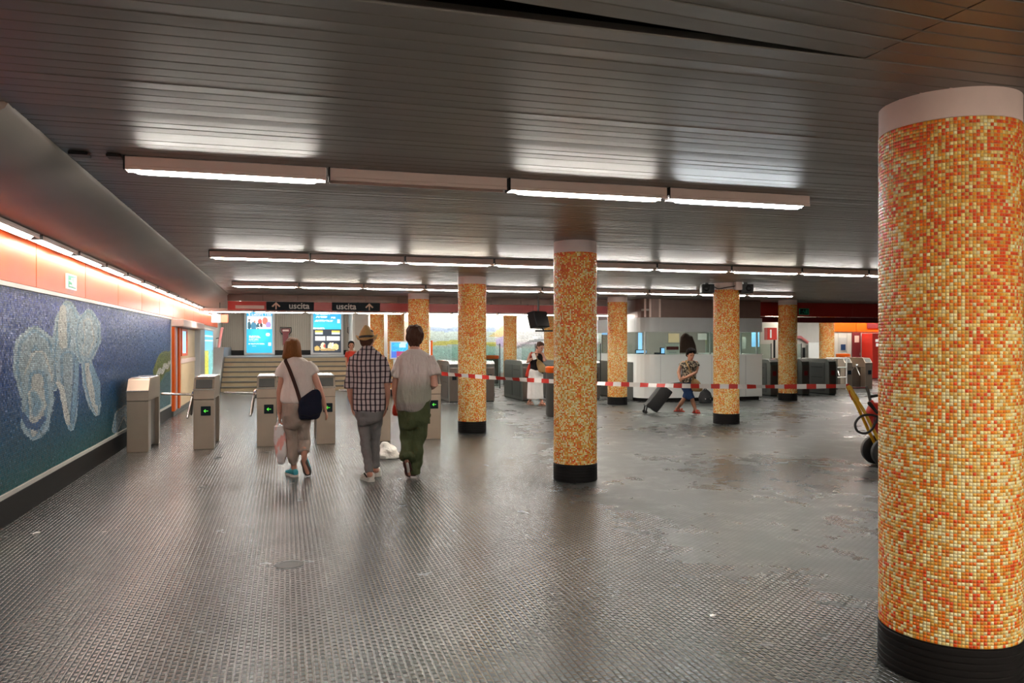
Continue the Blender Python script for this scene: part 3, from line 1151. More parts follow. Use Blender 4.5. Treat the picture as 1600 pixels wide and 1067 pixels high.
def paint_poster1(u, v, rs):
    base = np.array([0.01, 0.36, 0.72]) * (1 - v) + np.array([0.02, 0.42, 0.80]) * v
    g = math.exp(-((u - 0.5) / 0.35) ** 2 - ((v - 0.58) / 0.18) ** 2)
    col = base * (1 - g * 0.75) + np.array([0.05, 0.80, 0.88]) * g * 0.75
    if 0.14 < v < 0.44 and 0.03 < u < 0.97:
        col = np.array([0.80, 0.88, 0.88])
        for cu, cv, ru, rv, cc in ((0.10, 0.36, 0.06, 0.10, (0.02, 0.10, 0.14)), (0.10, 0.23, 0.03, 0.025, (0.10, 0.06, 0.05)), (0.27, 0.37, 0.11, 0.10, (0.05, 0.22, 0.36)), (0.31, 0.27, 0.03, 0.03, (0.45, 0.22, 0.16)),
                                   (0.44, 0.38, 0.05, 0.09, (0.03, 0.10, 0.15)), (0.52, 0.26, 0.08, 0.06, (0.62, 0.12, 0.10)), (0.72, 0.25, 0.11, 0.09, (0.70, 0.18, 0.13)), (0.57, 0.35, 0.05, 0.05, (0.06, 0.04, 0.05)), (0.85, 0.34, 0.10, 0.07, (0.36, 0.26, 0.55)), (0.66, 0.36, 0.05, 0.05, (0.85, 0.8, 0.8))):
            if blob(u, v, cu, cv, ru, rv):
                col = np.array(cc)
        if 0.395 < v < 0.425 and u > 0.42:
            col = np.array([0.9, 0.92, 0.95])
    for v0, u0, u1 in ((0.60, 0.08, 0.50), (0.635, 0.08, 0.55), (0.685, 0.08, 0.46), (0.72, 0.08, 0.46), (0.79, 0.06, 0.70), (0.84, 0.22, 0.36)):
        if abs(v - v0) < 0.014 and u0 < u < u1 and rs.rand() < 0.8:
            col = np.array([0.55, 0.90, 0.95])
    if blob(u, v, 0.83, 0.57, 0.08, 0.04) or (0.84 < u < 0.95 and 0.75 < v < 0.83):
        col = np.array([0.80, 0.92, 0.95])
    return tuple(np.clip(col, 0, 1))


def paint_poster2(u, v, rs):
    if v < 0.44:
        g = math.exp(-((v - 0.36) / 0.14) ** 2)
        col = np.array([0.01, 0.34, 0.70]) * (1 - 0.6 * g) + np.array([0.04, 0.66, 0.85]) * 0.6 * g
        for v0, u0, u1 in ((0.07, 0.08, 0.60), (0.15, 0.10, 0.50), (0.155, 0.64, 0.80), (0.235, 0.05, 0.70), (0.41, 0.0, 0.4)):
            if abs(v - v0) < 0.022 and u0 < u < u1 and rs.rand() < 0.75:
                col = np.array([0.62, 0.92, 0.96])
        if 0.86 < u < 0.95 and 0.19 < v < 0.29:
            col = np.array([0.85, 0.92, 0.95])
        return tuple(col)
    col = np.array([0.020, 0.028, 0.045])
    if 0.47 < v < 0.56 and (0.06 < u < 0.34 or 0.66 < u < 0.95):
        col = np.array([0.85, 0.62, 0.12]) if v < 0.52 else np.array([0.60, 0.75, 0.80])
    if 0.60 < v < 0.71 and 0.06 < u < 0.95 and abs(u - 0.45) > 0.02:
        col = np.array([0.85, 0.86, 0.86]) * (0.75 + 0.25 * rs.rand())
    if v > 0.76:
        for cu, cv, ru, rv, cc in ((0.14, 0.90, 0.10, 0.06, (0.55, 0.38, 0.12)), (0.35, 0.85, 0.09, 0.09, (0.80, 0.66, 0.45)), (0.40, 0.84, 0.03, 0.05, (0.55, 0.08, 0.05)), (0.63, 0.86, 0.11, 0.10, (0.80, 0.72, 0.50)), (0.80, 0.86, 0.12, 0.08, (0.75, 0.62, 0.30)), (0.70, 0.80, 0.03, 0.06, (0.90, 0.86, 0.75)), (0.52, 0.93, 0.3, 0.03, (0.45, 0.30, 0.12))):
            if blob(u, v, cu, cv, ru, rv):
                col = np.array(cc) * (0.75 + 0.4 * rs.rand())
    return tuple(np.clip(col, 0, 1))


t, pa, pb = poster(385.5, 425.5, 1.19, 2.86, 'backlit bright blue poster with photo strip, left above stairs', paint_poster1, 1)
me = text_mesh('Il Labora Talk', 0.155, 'signwhite', 'lettering', 0.001, 0.003)
link_mesh('lettering', me, t, (0.02, -0.122, 1.51), (R(90), 0, 0))
poster(489.5, 533.0, 1.19, 2.86, 'backlit poster blue above black below, right above stairs', paint_poster2, 2)


# dark red cabinets of the landing
def hose_cabinet(px, w, z0, z1, label):
    x, d = x_on_y(px, YB - 0.1)
    t = thing('fire_cabinet', label, 'cabinet', (x, YB - 0.055, z0), 'dark red fire cabinets on the landing wall')
    h = z1 - z0
    b = MB()
    b.prism([(x - w * 0.30, z0), (x + w * 0.30, z0), (x + w * 0.30, z0 + h * 0.62), (x + w * 0.5, z0 + h * 0.74), (x + w * 0.5, z1 - 0.05), (x - w * 0.5, z1 - 0.05), (x - w * 0.5, z0 + h * 0.74), (x - w * 0.30, z0 + h * 0.62)], 'y', YB - 0.16, YB - 0.055)
    b.build('body', 'maroon', t)
    MB().tube([(x - w * 0.38, YB - 0.17, z0 + h * 0.6), (x - w * 0.62, YB - 0.17, z0 + h * 0.75), (x - w * 0.6, YB - 0.17, z1), (x + w * 0.6, YB - 0.17, z1), (x + w * 0.62, YB - 0.17, z0 + h * 0.75), (x + w * 0.38, YB - 0.17, z0 + h * 0.6)], 0.018, 6).build('pipe_frame', 'rubber', t)
    MB().box(x - w * 0.35, x + w * 0.35, YB - 0.165, YB - 0.159, z1 - 0.16, z1 - 0.09).build('label_plate', 'cap', t)


hose_cabinet(446.5, 0.34, 1.50, 2.20, 'dark red fire cabinet between the two backlit posters')
hose_cabinet(551, 0.34, 1.50, 2.20, 'dark red fire cabinet left of the pale pier')
# far mural: wide pale mosaic
x0m, _ = x_on_y(632, YB)
fm = thing('far_mosaic_mural', 'wide pale mosaic mural on the far wall behind gates', 'mural', (x0m, YB, 0.3))
MB().box(x0m, 16.5, YB - 0.02, YB, 0.3, 2.47).build('grout_bed', 'plaster', fm)


def paint_far(X, z, rs):
    d = FX * X + FY * YB
    px = 800 + FOC * (RX * X + RY * YB) / d
    py = HOR - (z - HC) * FOC / d
    N = len(px)
    c = np.tile(np.array([0.62, 0.65, 0.66]), (N, 1))

    def put(mask, col, a=1.0):
        nonlocal c
        mk = (mask.astype(float) * a)[:, None]
        c = c * (1 - mk) + mk * np.array(col)
    left = px < 775
    put(left & (np.abs(py - 514 - 1.5 * np.sin(px / 12)) < 3.2), (0.34, 0.40, 0.72), 0.7)
    put(left & (np.abs(py - 536 - 1.5 * np.sin(px / 17)) < 3.2), (0.72, 0.60, 0.10), 0.85)
    put(left & (py > 542) & (py < 560), (0.40, 0.66, 0.64), 0.55)
    put((px < 672) & (px > 632) & (py < 532), (0.65, 0.48, 0.16), 0.7)
    put((px < 640) & (py < 545), (0.60, 0.30, 0.25), 0.6)
    # yellow wedge, violet diamond
    put((px > 755) & (px < 790) & (py > 532 - (px - 755) * 0.75) & (py < 527), (0.70, 0.50, 0.20), 0.8)
    put((px > 775) & (px < 812) & (np.abs(py - 534) < 9 - np.abs(px - 786) * 0.45), (0.42, 0.32, 0.60), 0.7)
    put((px > 800) & (py < 522), (0.52, 0.53, 0.53), 0.6)
    q, par = seg_dist(px, py, [(802, 503, 4), (812, 514, 4), (826, 513, 4), (845, 508, 4), (866, 512, 4)])
    put(q < 1, (0.78, 0.80, 0.80), 0.95)
    q, par = seg_dist(px, py, [(804, 524, 4), (812, 534, 4), (824, 534, 4), (836, 528, 4)])
    put(q < 1, (0.78, 0.80, 0.80), 0.95)
    q, par = seg_dist(px, py, [(802, 545, 2), (815, 540, 2), (830, 533, 2), (850, 531, 2)])
    put(q < 1, (0.20, 0.22, 0.24), 0.8)
    put((px > 800) & (py > 534) & (py < 541), (0.58, 0.48, 0.60), 0.45)
    put((py > 545), (0.42, 0.66, 0.66), 0.5)
    c = c * (1.15 + rs.normal(0, 0.11, (N, 1)))
    return np.clip(c, 0, 1)


tilted_tiles('mosaic_tiles', x0m, 16.5, 0.3, 2.47, YB - 0.02, 0.045, paint_far, 'mural', 0.03, 5, fm, -1, along='x')
for i in range(9):
    lamp(3.2 + i * 1.3, YB - 0.55, 2.84, '%s tube lamp washing the wall above the far mural' % ORD[i], 'lamps above the far mural')
for i in range(4):
    lamp(-1.6 + i * 1.3, 26.4, 2.88, '%s tube lamp before the stairs on the back ceiling' % ORD[i], 'lamps above the stairs')
for i in range(4):  # row added to brighten the stairs and the ribbed wall
    lamp(-1.9 + i * 1.3, 30.6, 2.88, '%s added tube lamp above the stair landing' % ORD[i], 'added lamps above the landing')
for i in range(5):
    lamp(4.2 + i * 1.3, 26.4, 2.88, '%s tube lamp on the back ceiling beyond the gates' % ORD[i], 'lamps beyond the gates')

# left wall beyond the mural: orange framed kiosk front, poster
ky = lambda px: y_on_x(px, XW)[0]
kz = lambda py, px: z_at(py, y_on_x(px, XW)[1])
kx = XW + 0.001
ks = thing('kiosk_front', 'cream kiosk front with orange posts beyond the blue mural', 'kiosk', (kx, ky(276), 0))
MB().box(kx, kx + 0.05, ky(267.5), ky(302.5), 0.0, 0.10).build('plinth', 'darkgrey', ks)
MB().box(kx, kx + 0.03, ky(277), ky(302.5), 0.101, 1.10, 0.004).build('lower_panel', 'cream', ks)
MB().box(kx, kx + 0.03, ky(277), ky(302.5), 1.215, 1.94, 0.004).build('upper_panel', 'cream', ks)
MB().box(kx, kx + 0.05, ky(277), ky(302.5), 1.105, 1.21, 0.004).build('mid_rail', 'cap', ks)
for pa_, pb_ in ((267.5, 270.0), (275.5, 277.5)):
    MB().box(kx, kx + 0.07, ky(pa_), ky(pb_), 0.101, 1.94, 0.004).build('post', 'orange', ks)
wn = MB()
ya, yb_ = ky(280), ky(289.5)
wn.box(kx + 0.031, kx + 0.06, ya, yb_, 1.28, 1.34).box(kx + 0.031, kx + 0.06, ya, yb_, 1.87, 1.93).box(kx + 0.031, kx + 0.06, ya, ya + 0.16, 1.34, 1.87).box(kx + 0.031, kx + 0.06, yb_ - 0.16, yb_, 1.34, 1.87)
wf = wn.build('window_frame', 'orange', ks)
MB().box(kx + 0.033, kx + 0.038, ya + 0.16, yb_ - 0.16, 1.341, 1.869).build('pane', 'screen', wf)
MB().box(kx + 0.005, kx + 0.028, ky(270.2), ky(275.3), 0.101, 1.94).build('side_glass', 'greypost', ks)
MB().box(kx, kx + 0.26, ky(267.5), ky(303.5), 1.945, 2.11, 0.02).build('shutter_box', 'cap', ks)
tag(MB().box(kx, kx + 0.16, ky(303.8), ky(311), 0.0, 2.05, 0.02).build('pillar', 'greypost'), 'light grey metal pillar between kiosk and blue poster', 'pillar')


def paint_side(u, v, rs):
    if v < 0.42:
        c = np.array([0.02, 0.42, 0.80]) * (1 - v) + np.array([0.55, 0.8, 0.9]) * v
        if abs(v - 0.12) < 0.02 or abs(v - 0.22) < 0.02:
            c = np.array([0.7, 0.9, 0.95])
        return tuple(c)
    if u < 0.5:
        return tuple(np.array([0.62, 0.62, 0.08]) * (0.8 + 0.4 * rs.rand()))
    return tuple(np.array([0.20, 0.55, 0.55]) * (0.8 + 0.4 * rs.rand()))


t = thing('side_poster', 'backlit poster blue above yellow and teal on left wall', 'poster', (kx, ky(320), 0.55))
MB().box(kx, kx + 0.08, ky(312), ky(330), 0.50, 2.02, 0.01).build('frame', 'greypost', t)
b = MB()
rs_ = np.random.RandomState(4)
y0_, y1_ = ky(313.5), ky(328.5)
for i in range(16):
    for j in range(30):
        a0, a1 = y0_ + (y1_ - y0_) * i / 16, y0_ + (y1_ - y0_) * (i + 1) / 16
        b0, b1 = 0.56 + 1.40 * j / 30, 0.56 + 1.40 * (j + 1) / 30
        b.add([(kx + 0.083, a0, b0), (kx + 0.083, a1, b0), (kx + 0.083, a1, b1), (kx + 0.083, a0, b1)], [[0, 1, 2, 3]], paint_side((i + .5) / 16, 1 - (j + .5) / 30, rs_))
b.build('print', 'lightbox', t)


# ================================================================== OBJECTS
# exit pictogram on the left orange band
def pictogram(loc, axis, w, h, label, group=None, green='exitgreen', white='signwhite'):
    """running figure, white on green; axis 'x' faces +x, 'y' faces -y"""
    t = thing('escape_route_sign', label, 'sign', loc, group)
    def put(mb, u0, u1, v0, v1, d0, d1):
        if axis == 'x':
            mb.box(loc[0] + d0, loc[0] + d1, loc[1] + u0, loc[1] + u1, loc[2] + v0, loc[2] + v1)
        else:
            mb.box(loc[0] + u0, loc[0] + u1, loc[1] - d1, loc[1] - d0, loc[2] + v0, loc[2] + v1)
        return mb
    put(MB(), -w / 2, w / 2, -h / 2, h / 2, 0, 0.018).build('plate', white, t)
    g = MB()
    put(g, -w * 0.40, w * 0.40, -h * 0.40, h * 0.40, 0.0185, 0.020)
    g.build('green_field', green, t)
    f = MB()
    put(f, w * 0.12, w * 0.34, -h * 0.32, h * 0.32, 0.0205, 0.022)        # door
    put(f, -w * 0.10, 0.0, h * 0.16, h * 0.28, 0.0205, 0.022)             # head
    put(f, -w * 0.16, w * 0.02, -h * 0.04, h * 0.12, 0.0205, 0.022)       # trunk
    put(f, -w * 0.34, -w * 0.16, h * 0.02, h * 0.08, 0.0205, 0.022)       # arm
    put(f, -w * 0.30, -w * 0.08, -h * 0.30, -h * 0.20, 0.0205, 0.022)     # leg
    put(f, -w * 0.02, w * 0.08, -h * 0.30, -h * 0.02, 0.0205, 0.022)      # leg
    f.build('running_figure', white, t)
    return t


pictogram((XW + 0.028, 10.08, 2.285), 'x', 0.42, 0.17, 'small green running man sign on the left orange band')
xg, dg_ = x_on_y(1256, YF + 0.02)
pictogram((xg, YF + 0.028, z_at(487, dg_)), 'y', 0.34, 0.19, 'dim green exit sign on the right red fascia', green='signblack', white='exitgreen')
# lit sign standing out from the soffit
xs0, ds = x_on_y(331, 21.2)
xs1, _ = x_on_y(356.5, 21.2)
t = thing('projecting_sign', 'small lit white and red sign hanging below the left soffit', 'sign', (xs0, 21.2, 2.1))
MB().box(xs0, xs0 + (xs1 - xs0) * 0.55, 21.16, 21.24, z_at(504, ds), z_at(491, ds), 0.008).build('white_half', 'signwhite', t)
MB().box(xs0 + (xs1 - xs0) * 0.55 + 0.002, xs1, 21.16, 21.24, z_at(504, ds), z_at(491, ds), 0.008).build('red_half', 'signred', t)
MB().tube([((xs0 + xs1) / 2, 21.2, z_at(491, ds) - 0.002), ((xs0 + xs1) / 2, 21.2, 2.60)], 0.012, 6, False).build('hanger', 'darkgrey', t)

# ------------------------------------------------------------------ turnstiles
def turnstile_parts():
    W, L = 0.29, 1.12
    d = {}
    d['front_post'] = (MB().box(0, W, 0.0, 0.24, 0.0, 0.745, 0.006), 'steel')
    d['rear_post'] = (MB().box(0.0, W, 0.98, L, 0.0, 0.745, 0.006), 'steel')
    hb = MB()
    hb.prism([(0.0, 0.750), (0.0, 0.893), (0.115, 1.045), (0.15, 1.066), (L, 1.072), (L, 0.750)], 'x', 0.0, W)
    d['housing'] = (hb, 'steel')
    lb = MB()
    lb.prism([(-0.012, 0.888), (-0.012, 0.900), (0.004, 0.903), (0.004, 0.886)], 'x', -0.004, W + 0.004)
    d['ledge'] = (lb, 'chrome')
    sl_ = MB()
    sl_.prism([(0.012, 0.914), (0.104, 1.036), (0.100, 1.041), (0.007, 0.918)], 'x', 0.03, W - 0.03)
    d['reader_face'] = (sl_, 'darkgrey')
    d['side_panel'] = (MB().box(0.05, W - 0.05, 0.24, 0.98, 0.04, 0.745), 'steelside')
    d['top_lid'] = (MB().box(0.012, W - 0.012, 0.19, L - 0.03, 1.0725, 1.080, 0.003), 'chrome')
    d['seam'] = (MB().box(-0.002, W + 0.002, -0.002, 0.2, 0.7455, 0.7495), 'black')
    return d


tp = turnstile_parts()
tmesh = {k: v[0].mesh(k, v[1]) for k, v in tp.items()}
tmesh['display'] = MB().box(0.105, 0.245, -0.010, -0.0005, 0.505, 0.645, 0.004).mesh('display', 'signblack')
ar = MB()
ar.box(0.160, 0.208, -0.0125, -0.0105, 0.569, 0.579)
ar.prism([(0.143, 0.574), (0.169, 0.600), (0.176, 0.593), (0.158, 0.574), (0.176, 0.555), (0.169, 0.548)], 'y', -0.0125, -0.0105)
tmesh['arrow'] = ar.mesh('arrow', 'green')
hub = MB()
hub.lathe([(0.075, 0.0), (0.075, -0.03), (0.05, -0.06)], 16, (0.0, 0.42, 0.79), 'x')
tmesh['tripod_hub'] = hub.mesh('tripod_hub', 'chrome')
def arm_mesh(dx, dz, dy):
    b = MB()
    p0 = Vector((-0.05, 0.42, 0.80))
    b.tube([p0, p0 + Vector((dx, dy, dz))], 0.019, 10)
    return b.mesh('tripod_arm', 'chrome', smooth=True)
arms = [arm_mesh(-0.44, 0.015, 0.0), arm_mesh(-0.05, -0.33, 0.26), arm_mesh(-0.05, -0.33, -0.26)]


def turnstile(x, y, label, display=True, tripod=True, arrow=True):
    t = thing('turnstile', label, 'turnstile', (x, y, 0), 'stainless steel exit turnstiles')
    for k in ('front_post', 'rear_post', 'housing', 'ledge', 'reader_face', 'side_panel', 'top_lid', 'seam'):
        if k == 'reader_face' and not display:
            continue
        link_mesh(k, tmesh[k], t)
    if display:
        dsp = link_mesh('display', tmesh['display'], t)
        if arrow:
            link_mesh('arrow', tmesh['arrow'], dsp)
    if tripod:
        hb_ = link_mesh('tripod_hub', tmesh['tripod_hub'], t)
        for a in arms:
            link_mesh('tripod_arm', a, hb_)
    return t


TY = 12.70
turnstile(-2.20, 12.62, 'leftmost steel turnstile beside the blue mural, without arrow display', False, False)
turnstile(-1.31, 12.72, 'second steel turnstile from the mural with green arrow')
turnstile(-0.41, 12.80, 'steel turnstile left of woman with the shoulder bag')
turnstile(0.48, 12.86, 'steel turnstile right behind woman with the shoulder bag')
turnstile(1.36, 12.95, 'steel turnstile hidden behind man in plaid shirt')
turnstile(2.20, 13.02, 'steel turnstile right of man in faded tee')
# stainless pair far right
for k, px in enumerate((1331.5, 1363.0)):
    x, d = x_on_y(px, 22.95)
    t = turnstile(x - 0.29, 22.95, ['far right steel turnstile beside the white rail barrier', 'far right steel turnstile touching edge of huge column'][k], True, True, False)
# white rail barrier
xr0, _ = x_on_y(1291, 22.75)
xr1, dr = x_on_y(1322.5, 22.75)
t = thing('rail_barrier', 'white tube rail barrier right of the dark entry gates', 'barrier', (xr1, 22.75, 0))
MB().tube([(xr0, 22.75, z_at(559.5, dr)), (xr1, 22.75, z_at(559.5, dr)), (xr1, 22.75, 0.0)], 0.026, 8, False).build('frame', 'white', t)
xm, _ = x_on_y(1307.5, 22.75)
for py in (574, 589.5):
    MB().tube([(xm, 22.75, z_at(py, dr)), (xr1 - 0.02, 22.75, z_at(py, dr))], 0.022, 8, False).build('rail', 'white', t)
MB().tube([(xm, 22.75, 0), (xm, 22.75, z_at(559.5, dr) - 0.03)], 0.02, 8, False).build('post', 'darkgrey', t)

# ------------------------------------------------------------------ entry gates (dark, long)
GL = 1.9
def gate_meshes():
    W = 0.26
    g = {}
    b = MB()
    prof_ = [(0.0, 0.03), (0.0, 0.93), (0.03, 1.02), (0.10, 1.075), (0.22, 1.09), (GL - 0.2, 1.09), (GL, 1.05), (GL, 0.03)]
    b.prism(prof_, 'x', 0.0, W)
    g['body'] = b.mesh('body', 'gateside')
    g['front_panel'] = MB().box(0.015, W - 0.015, -0.012, -0.0005, 0.05, 0.92, 0.004).mesh('front_panel', 'steelside')
    tb = MB()
    tb.prism([(0.015, 1.006), (0.10, 1.0765), (0.22, 1.0915), (GL - 0.2, 1.0915), (GL - 0.2, 1.103), (0.20, 1.103), (0.085, 1.087), (0.0, 1.020)], 'x', -0.006, W + 0.006)
    g['top_cover'] = tb.mesh('top_cover', 'chrome')
    sp_ = MB()
    for y0, y1 in ((0.20, 0.95), (1.0, 1.75)):
        sp_.box(-0.012, -0.0005, y0, y1, 0.10, 0.98, 0.005)
    g['side_panel'] = sp_.mesh('side_panel', 'darkgrey')
    g['vent_slot'] = MB().box(-0.016, -0.0125, 0.30, 0.85, 0.83, 0.845).box(-0.016, -0.0125, 0.30, 0.85, 0.52, 0.532).mesh('vent_slot', 'black')
    g['plinth'] = MB().box(0.01, W - 0.01, 0.02, GL - 0.02, 0.0, 0.03).mesh('plinth', 'black')
    g['red_display'] = MB().box(0.07, 0.19, -0.018, -0.0125, 0.60, 0.74, 0.003).mesh('red_display', 'redled')
    g['black_display'] = MB().box(0.07, 0.19, -0.018, -0.0125, 0.60, 0.74, 0.003).mesh('black_display', 'signblack')
    g['glass_flap'] = MB().box(W + 0.002, W + 0.40, 0.95, 0.965, 0.32, 1.55, 0.004).mesh('glass_flap', 'glass')
    g['edge_strip'] = MB().tube([(W + 0.41, 0.957, 0.30), (W + 0.41, 0.957, 1.57)], 0.014, 8, False).mesh('edge_strip', 'rubber')
    return g


gm = gate_meshes()


def gate(x, y, label, red=False, flap=True):
    t = thing('entry_gate', label, 'gate', (x, y, 0), 'dark grey entry gates with glass flaps')
    for k in ('body', 'front_panel', 'top_cover', 'side_panel', 'plinth'):
        p = link_mesh(k, gm[k], t)
        if k == 'side_panel':
            link_mesh('vent_slot', gm['vent_slot'], p)
    k = 'red_display' if red else 'black_display'
    link_mesh(k, gm[k], t)
    if flap:
        f = link_mesh('glass_flap', gm['glass_flap'], t)
        link_mesh('edge_strip', gm['edge_strip'], f)
    return t


gx = [(4.20, 'dark entry gate left of the yellow column, behind faded tee man'), (5.17, 'dark entry gate right of the yellow column'),
      (6.22, 'dark entry gate left of woman in white skirt'), (7.22, 'dark entry gate behind woman in white skirt'),
      (8.22, 'dark entry gate just right of the tall lone column')]
for x, lab in gx:
    gate(x, 20.75, lab)
for px, lab, fl_ in ((1215.5, 'dark entry gate at the right corner of the booth', True), (1264.5, 'dark entry gate right of the booth column, red display', True), (1306.5, 'rightmost dark entry gate with red display where tape passes', False)):
    x, d = x_on_y(px, 20.7)
    gate(x - 0.26, 20.7, lab, True, fl_)
# low tinted glass partition in front of the far mural
gp = thing('glass_partition', 'tall glass partition with black edge left of yellow column', 'partition', (3.62, 22.9, 0))
MB().box(3.62, 6.0, 22.9, 22.915, 0.1, 2.2).build('pane', 'glass', gp)
MB().tube([(3.60, 22.907, 0.0), (3.60, 22.907, 2.25)], 0.022, 8, False).build('edge_post', 'rubber', gp)
MB().box(3.62, 6.0, 22.88, 22.935, 0.0, 0.1).build('foot_rail', 'darkgrey', gp)

# ------------------------------------------------------------------ ticket booth
bx0, _ = x_on_y(1003, 19.45)
bx1, _ = x_on_y(1195.5, 19.30)
BY = 19.45
RAD = 0.5
booth = thing('ticket_booth', 'white ticket booth with glass front and rounded left corner', 'booth', (bx0 + 1.5, BY, 0))


def booth_path(off, n=7):
    """plan of the booth wall from its back left, round the corner, to the front right and back"""
    pts = [(bx0 + off, 22.6)]
    for k in range(n):
        a = math.pi + (math.pi / 2) * k / (n - 1)
        pts.append((bx0 + RAD + (RAD - off) * math.cos(a), BY + RAD + (RAD - off) * math.sin(a)))
    pts += [(bx1 - off, BY + off), (bx1 - off, 22.6)]
    return pts


def booth_band(name, m, z0, z1, o0, o1, parent=booth):
    A, B = booth_path(o0), booth_path(o1)
    n = len(A)
    vs = [(p[0], p[1], z) for z in (z0, z1) for p in A] + [(p[0], p[1], z) for z in (z0, z1) for p in B]
    fs = []
    for i in range(n - 1):
        fs.append([i, i + 1, n + i + 1, n + i])
        fs.append([2 * n + i, 3 * n + i, 3 * n + i + 1, 2 * n + i + 1])
        fs.append([n + i, n + i + 1, 3 * n + i + 1, 3 * n + i])
        fs.append([i, 2 * n + i, 2 * n + i + 1, i + 1])
    fs.append([0, n, 3 * n, 2 * n])
    fs.append([n - 1, 3 * n - 1, 4 * n - 1, 2 * n - 1])
    return MB().add(vs, fs).build(name, m, parent)


booth_band('plinth', 'base', 0.0, 0.10, 0.06, 0.12)
booth_band('counter_wall', 'boothwhite', 0.10, 1.245, 0.0, 0.05)
booth_band('counter_ledge', 'boothwhite', 1.246, 1.275, -0.02, 0.35)
booth_band('glazing', 'glass', 1.276, 1.885, 0.03, 0.04)
booth_band('header', 'boothband', 1.886, 2.27, 0.0, 0.05)
booth_band('upper_cladding', 'brown', 2.271, H + 0.06, 0.03, 0.08)
for px in (1032, 1112, 1165):
    x, _ = x_on_y(px, BY)
    MB().box(x - 0.006, x + 0.006, BY - 0.003, BY + 0.001, 0.11, 1.24).build('panel_joint', 'greypost', booth)
    MB().box(x - 0.006, x + 0.006, BY - 0.003, BY + 0.001, 1.89, 2.26).build('panel_joint', 'greypost', booth)
for px in (1008, 1110, 1158, 1183):
    x, _ = x_on_y(px, BY + 0.05)
    MB().box(x - 0.02, x + 0.02, BY + 0.05, BY + 0.09, 1.276, 1.885).build('mullion', 'greypost', booth)
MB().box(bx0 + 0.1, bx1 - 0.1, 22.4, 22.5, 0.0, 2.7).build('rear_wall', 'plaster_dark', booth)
MB().box(bx0 + 0.1, bx1 - 0.1, BY + 0.1, 22.4, 2.45, 2.5).build('booth_ceiling', 'plaster', booth)
MB().box(bx0 - 0.02, bx0 - 0.001, 20.0, 22.5, 0.02, 1.06, 0.004).build('side_panel', 'gateside', booth)
x, _ = x_on_y(1015, BY)
for px in (1008, 1016, 1031):
    x, _ = x_on_y(px, BY + 0.02)
    MB().box(x - 0.03, x + 0.03, BY + 0.021, BY + 0.029, 2.275, H + 0.0, 0.004).build('cladding_rib', 'cap', booth)
for i in range(2):
    lamp(bx0 + 0.7 + 1.4 * i, 20.9, 2.37, ['tube lamp inside the ticket booth, left', 'tube lamp inside the ticket booth, right'][i], 'lamps inside the booth')


def monitor(px0, px1, py0, py1, y, label, m='screen', ang=0.0):
    xa, d = x_on_y(px0, y)
    xb, _ = x_on_y(px1, y)
    z0, z1 = z_at(py1, d), z_at(py0, d)
    z0 = max(z0, 1.275 + 0.03)
    t = thing('monitor', label, 'monitor', ((xa + xb) / 2, y, 1.2755), 'screens on the booth counter')
    MB().box(xa - 0.02, xb + 0.02, y, y + 0.05, z0 - 0.02, z1 + 0.02, 0.01).build('case', 'black', t)
    MB().box(xa, xb, y - 0.004, y - 0.0005, z0, z1).build('screen', m, t)
    MB().box((xa + xb) / 2 - 0.08, (xa + xb) / 2 + 0.08, y - 0.02, y + 0.07, 1.2755, 1.284).build('foot', 'black', t)
    return t


monitor(994, 1010, 547.5, 556, BY + 1.0, 'bright monitor at the left corner of the booth counter')
monitor(1024, 1031, 552, 556, BY + 0.2, 'small glowing screen in mid booth counter')
monitor(1033, 1038, 544, 556, BY + 0.2, 'narrow upright screen beside the white notice')
# white notice
xa, d = x_on_y(1039.5, BY + 0.12)
xb, _ = x_on_y(1061.5, BY + 0.12)
t = thing('counter_notice', 'white notice with red band standing on the booth counter', 'notice', ((xa + xb) / 2, BY + 0.12, 1.2755))
MB().box(xa, xb, BY + 0.11, BY + 0.12, 1.2755, z_at(537, d), 0.002).build('sheet', 'paper', t)
MB().box(xa + 0.03, xb - 0.03, BY + 0.105, BY + 0.1095, z_at(546.5, d), z_at(541.5, d)).build('red_band', 'maroon', t)
MB().box(xa + 0.1, xb - 0.1, BY + 0.105, BY + 0.1095, z_at(551.5, d), z_at(550, d)).build('text_line', 'greypost', t)
# dark coat hanging in the booth
xc, d = x_on_y(1072, 20.6)
t = thing('hanging_coat', 'dark brown coat hanging inside the ticket booth', 'coat', (xc, 20.6, 1.3))
cb = MB()
cb.loft([((xc, 20.6, 1.30), (0.22, 0, 0), (0, 0.10, 0)), ((xc, 20.6, 1.55), (0.20, 0, 0), (0, 0.09, 0)), ((xc, 20.6, 1.76), (0.17, 0, 0), (0, 0.08, 0)), ((xc - 0.02, 20.6, 1.84), (0.08, 0, 0), (0, 0.05, 0)), ((xc - 0.02, 20.6, 1.87), (0.03, 0, 0), (0, 0.03, 0))], 18)
cb.tube([(xc + 0.15, 20.6, 1.74), (xc + 0.24, 20.58, 1.50), (xc + 0.26, 20.55, 1.32)], [0.06, 0.055, 0.05])
link_mesh('cloth', remesh(cb, 'cloth', 'browncloth', (xc, 20.6, 1.3), 0.015, 3), t)
MB().tube([(xc - 0.02, 20.6, 1.865), (xc - 0.02, 20.6, 2.45)], 0.006, 6, False).build('hook', 'darkgrey', t)
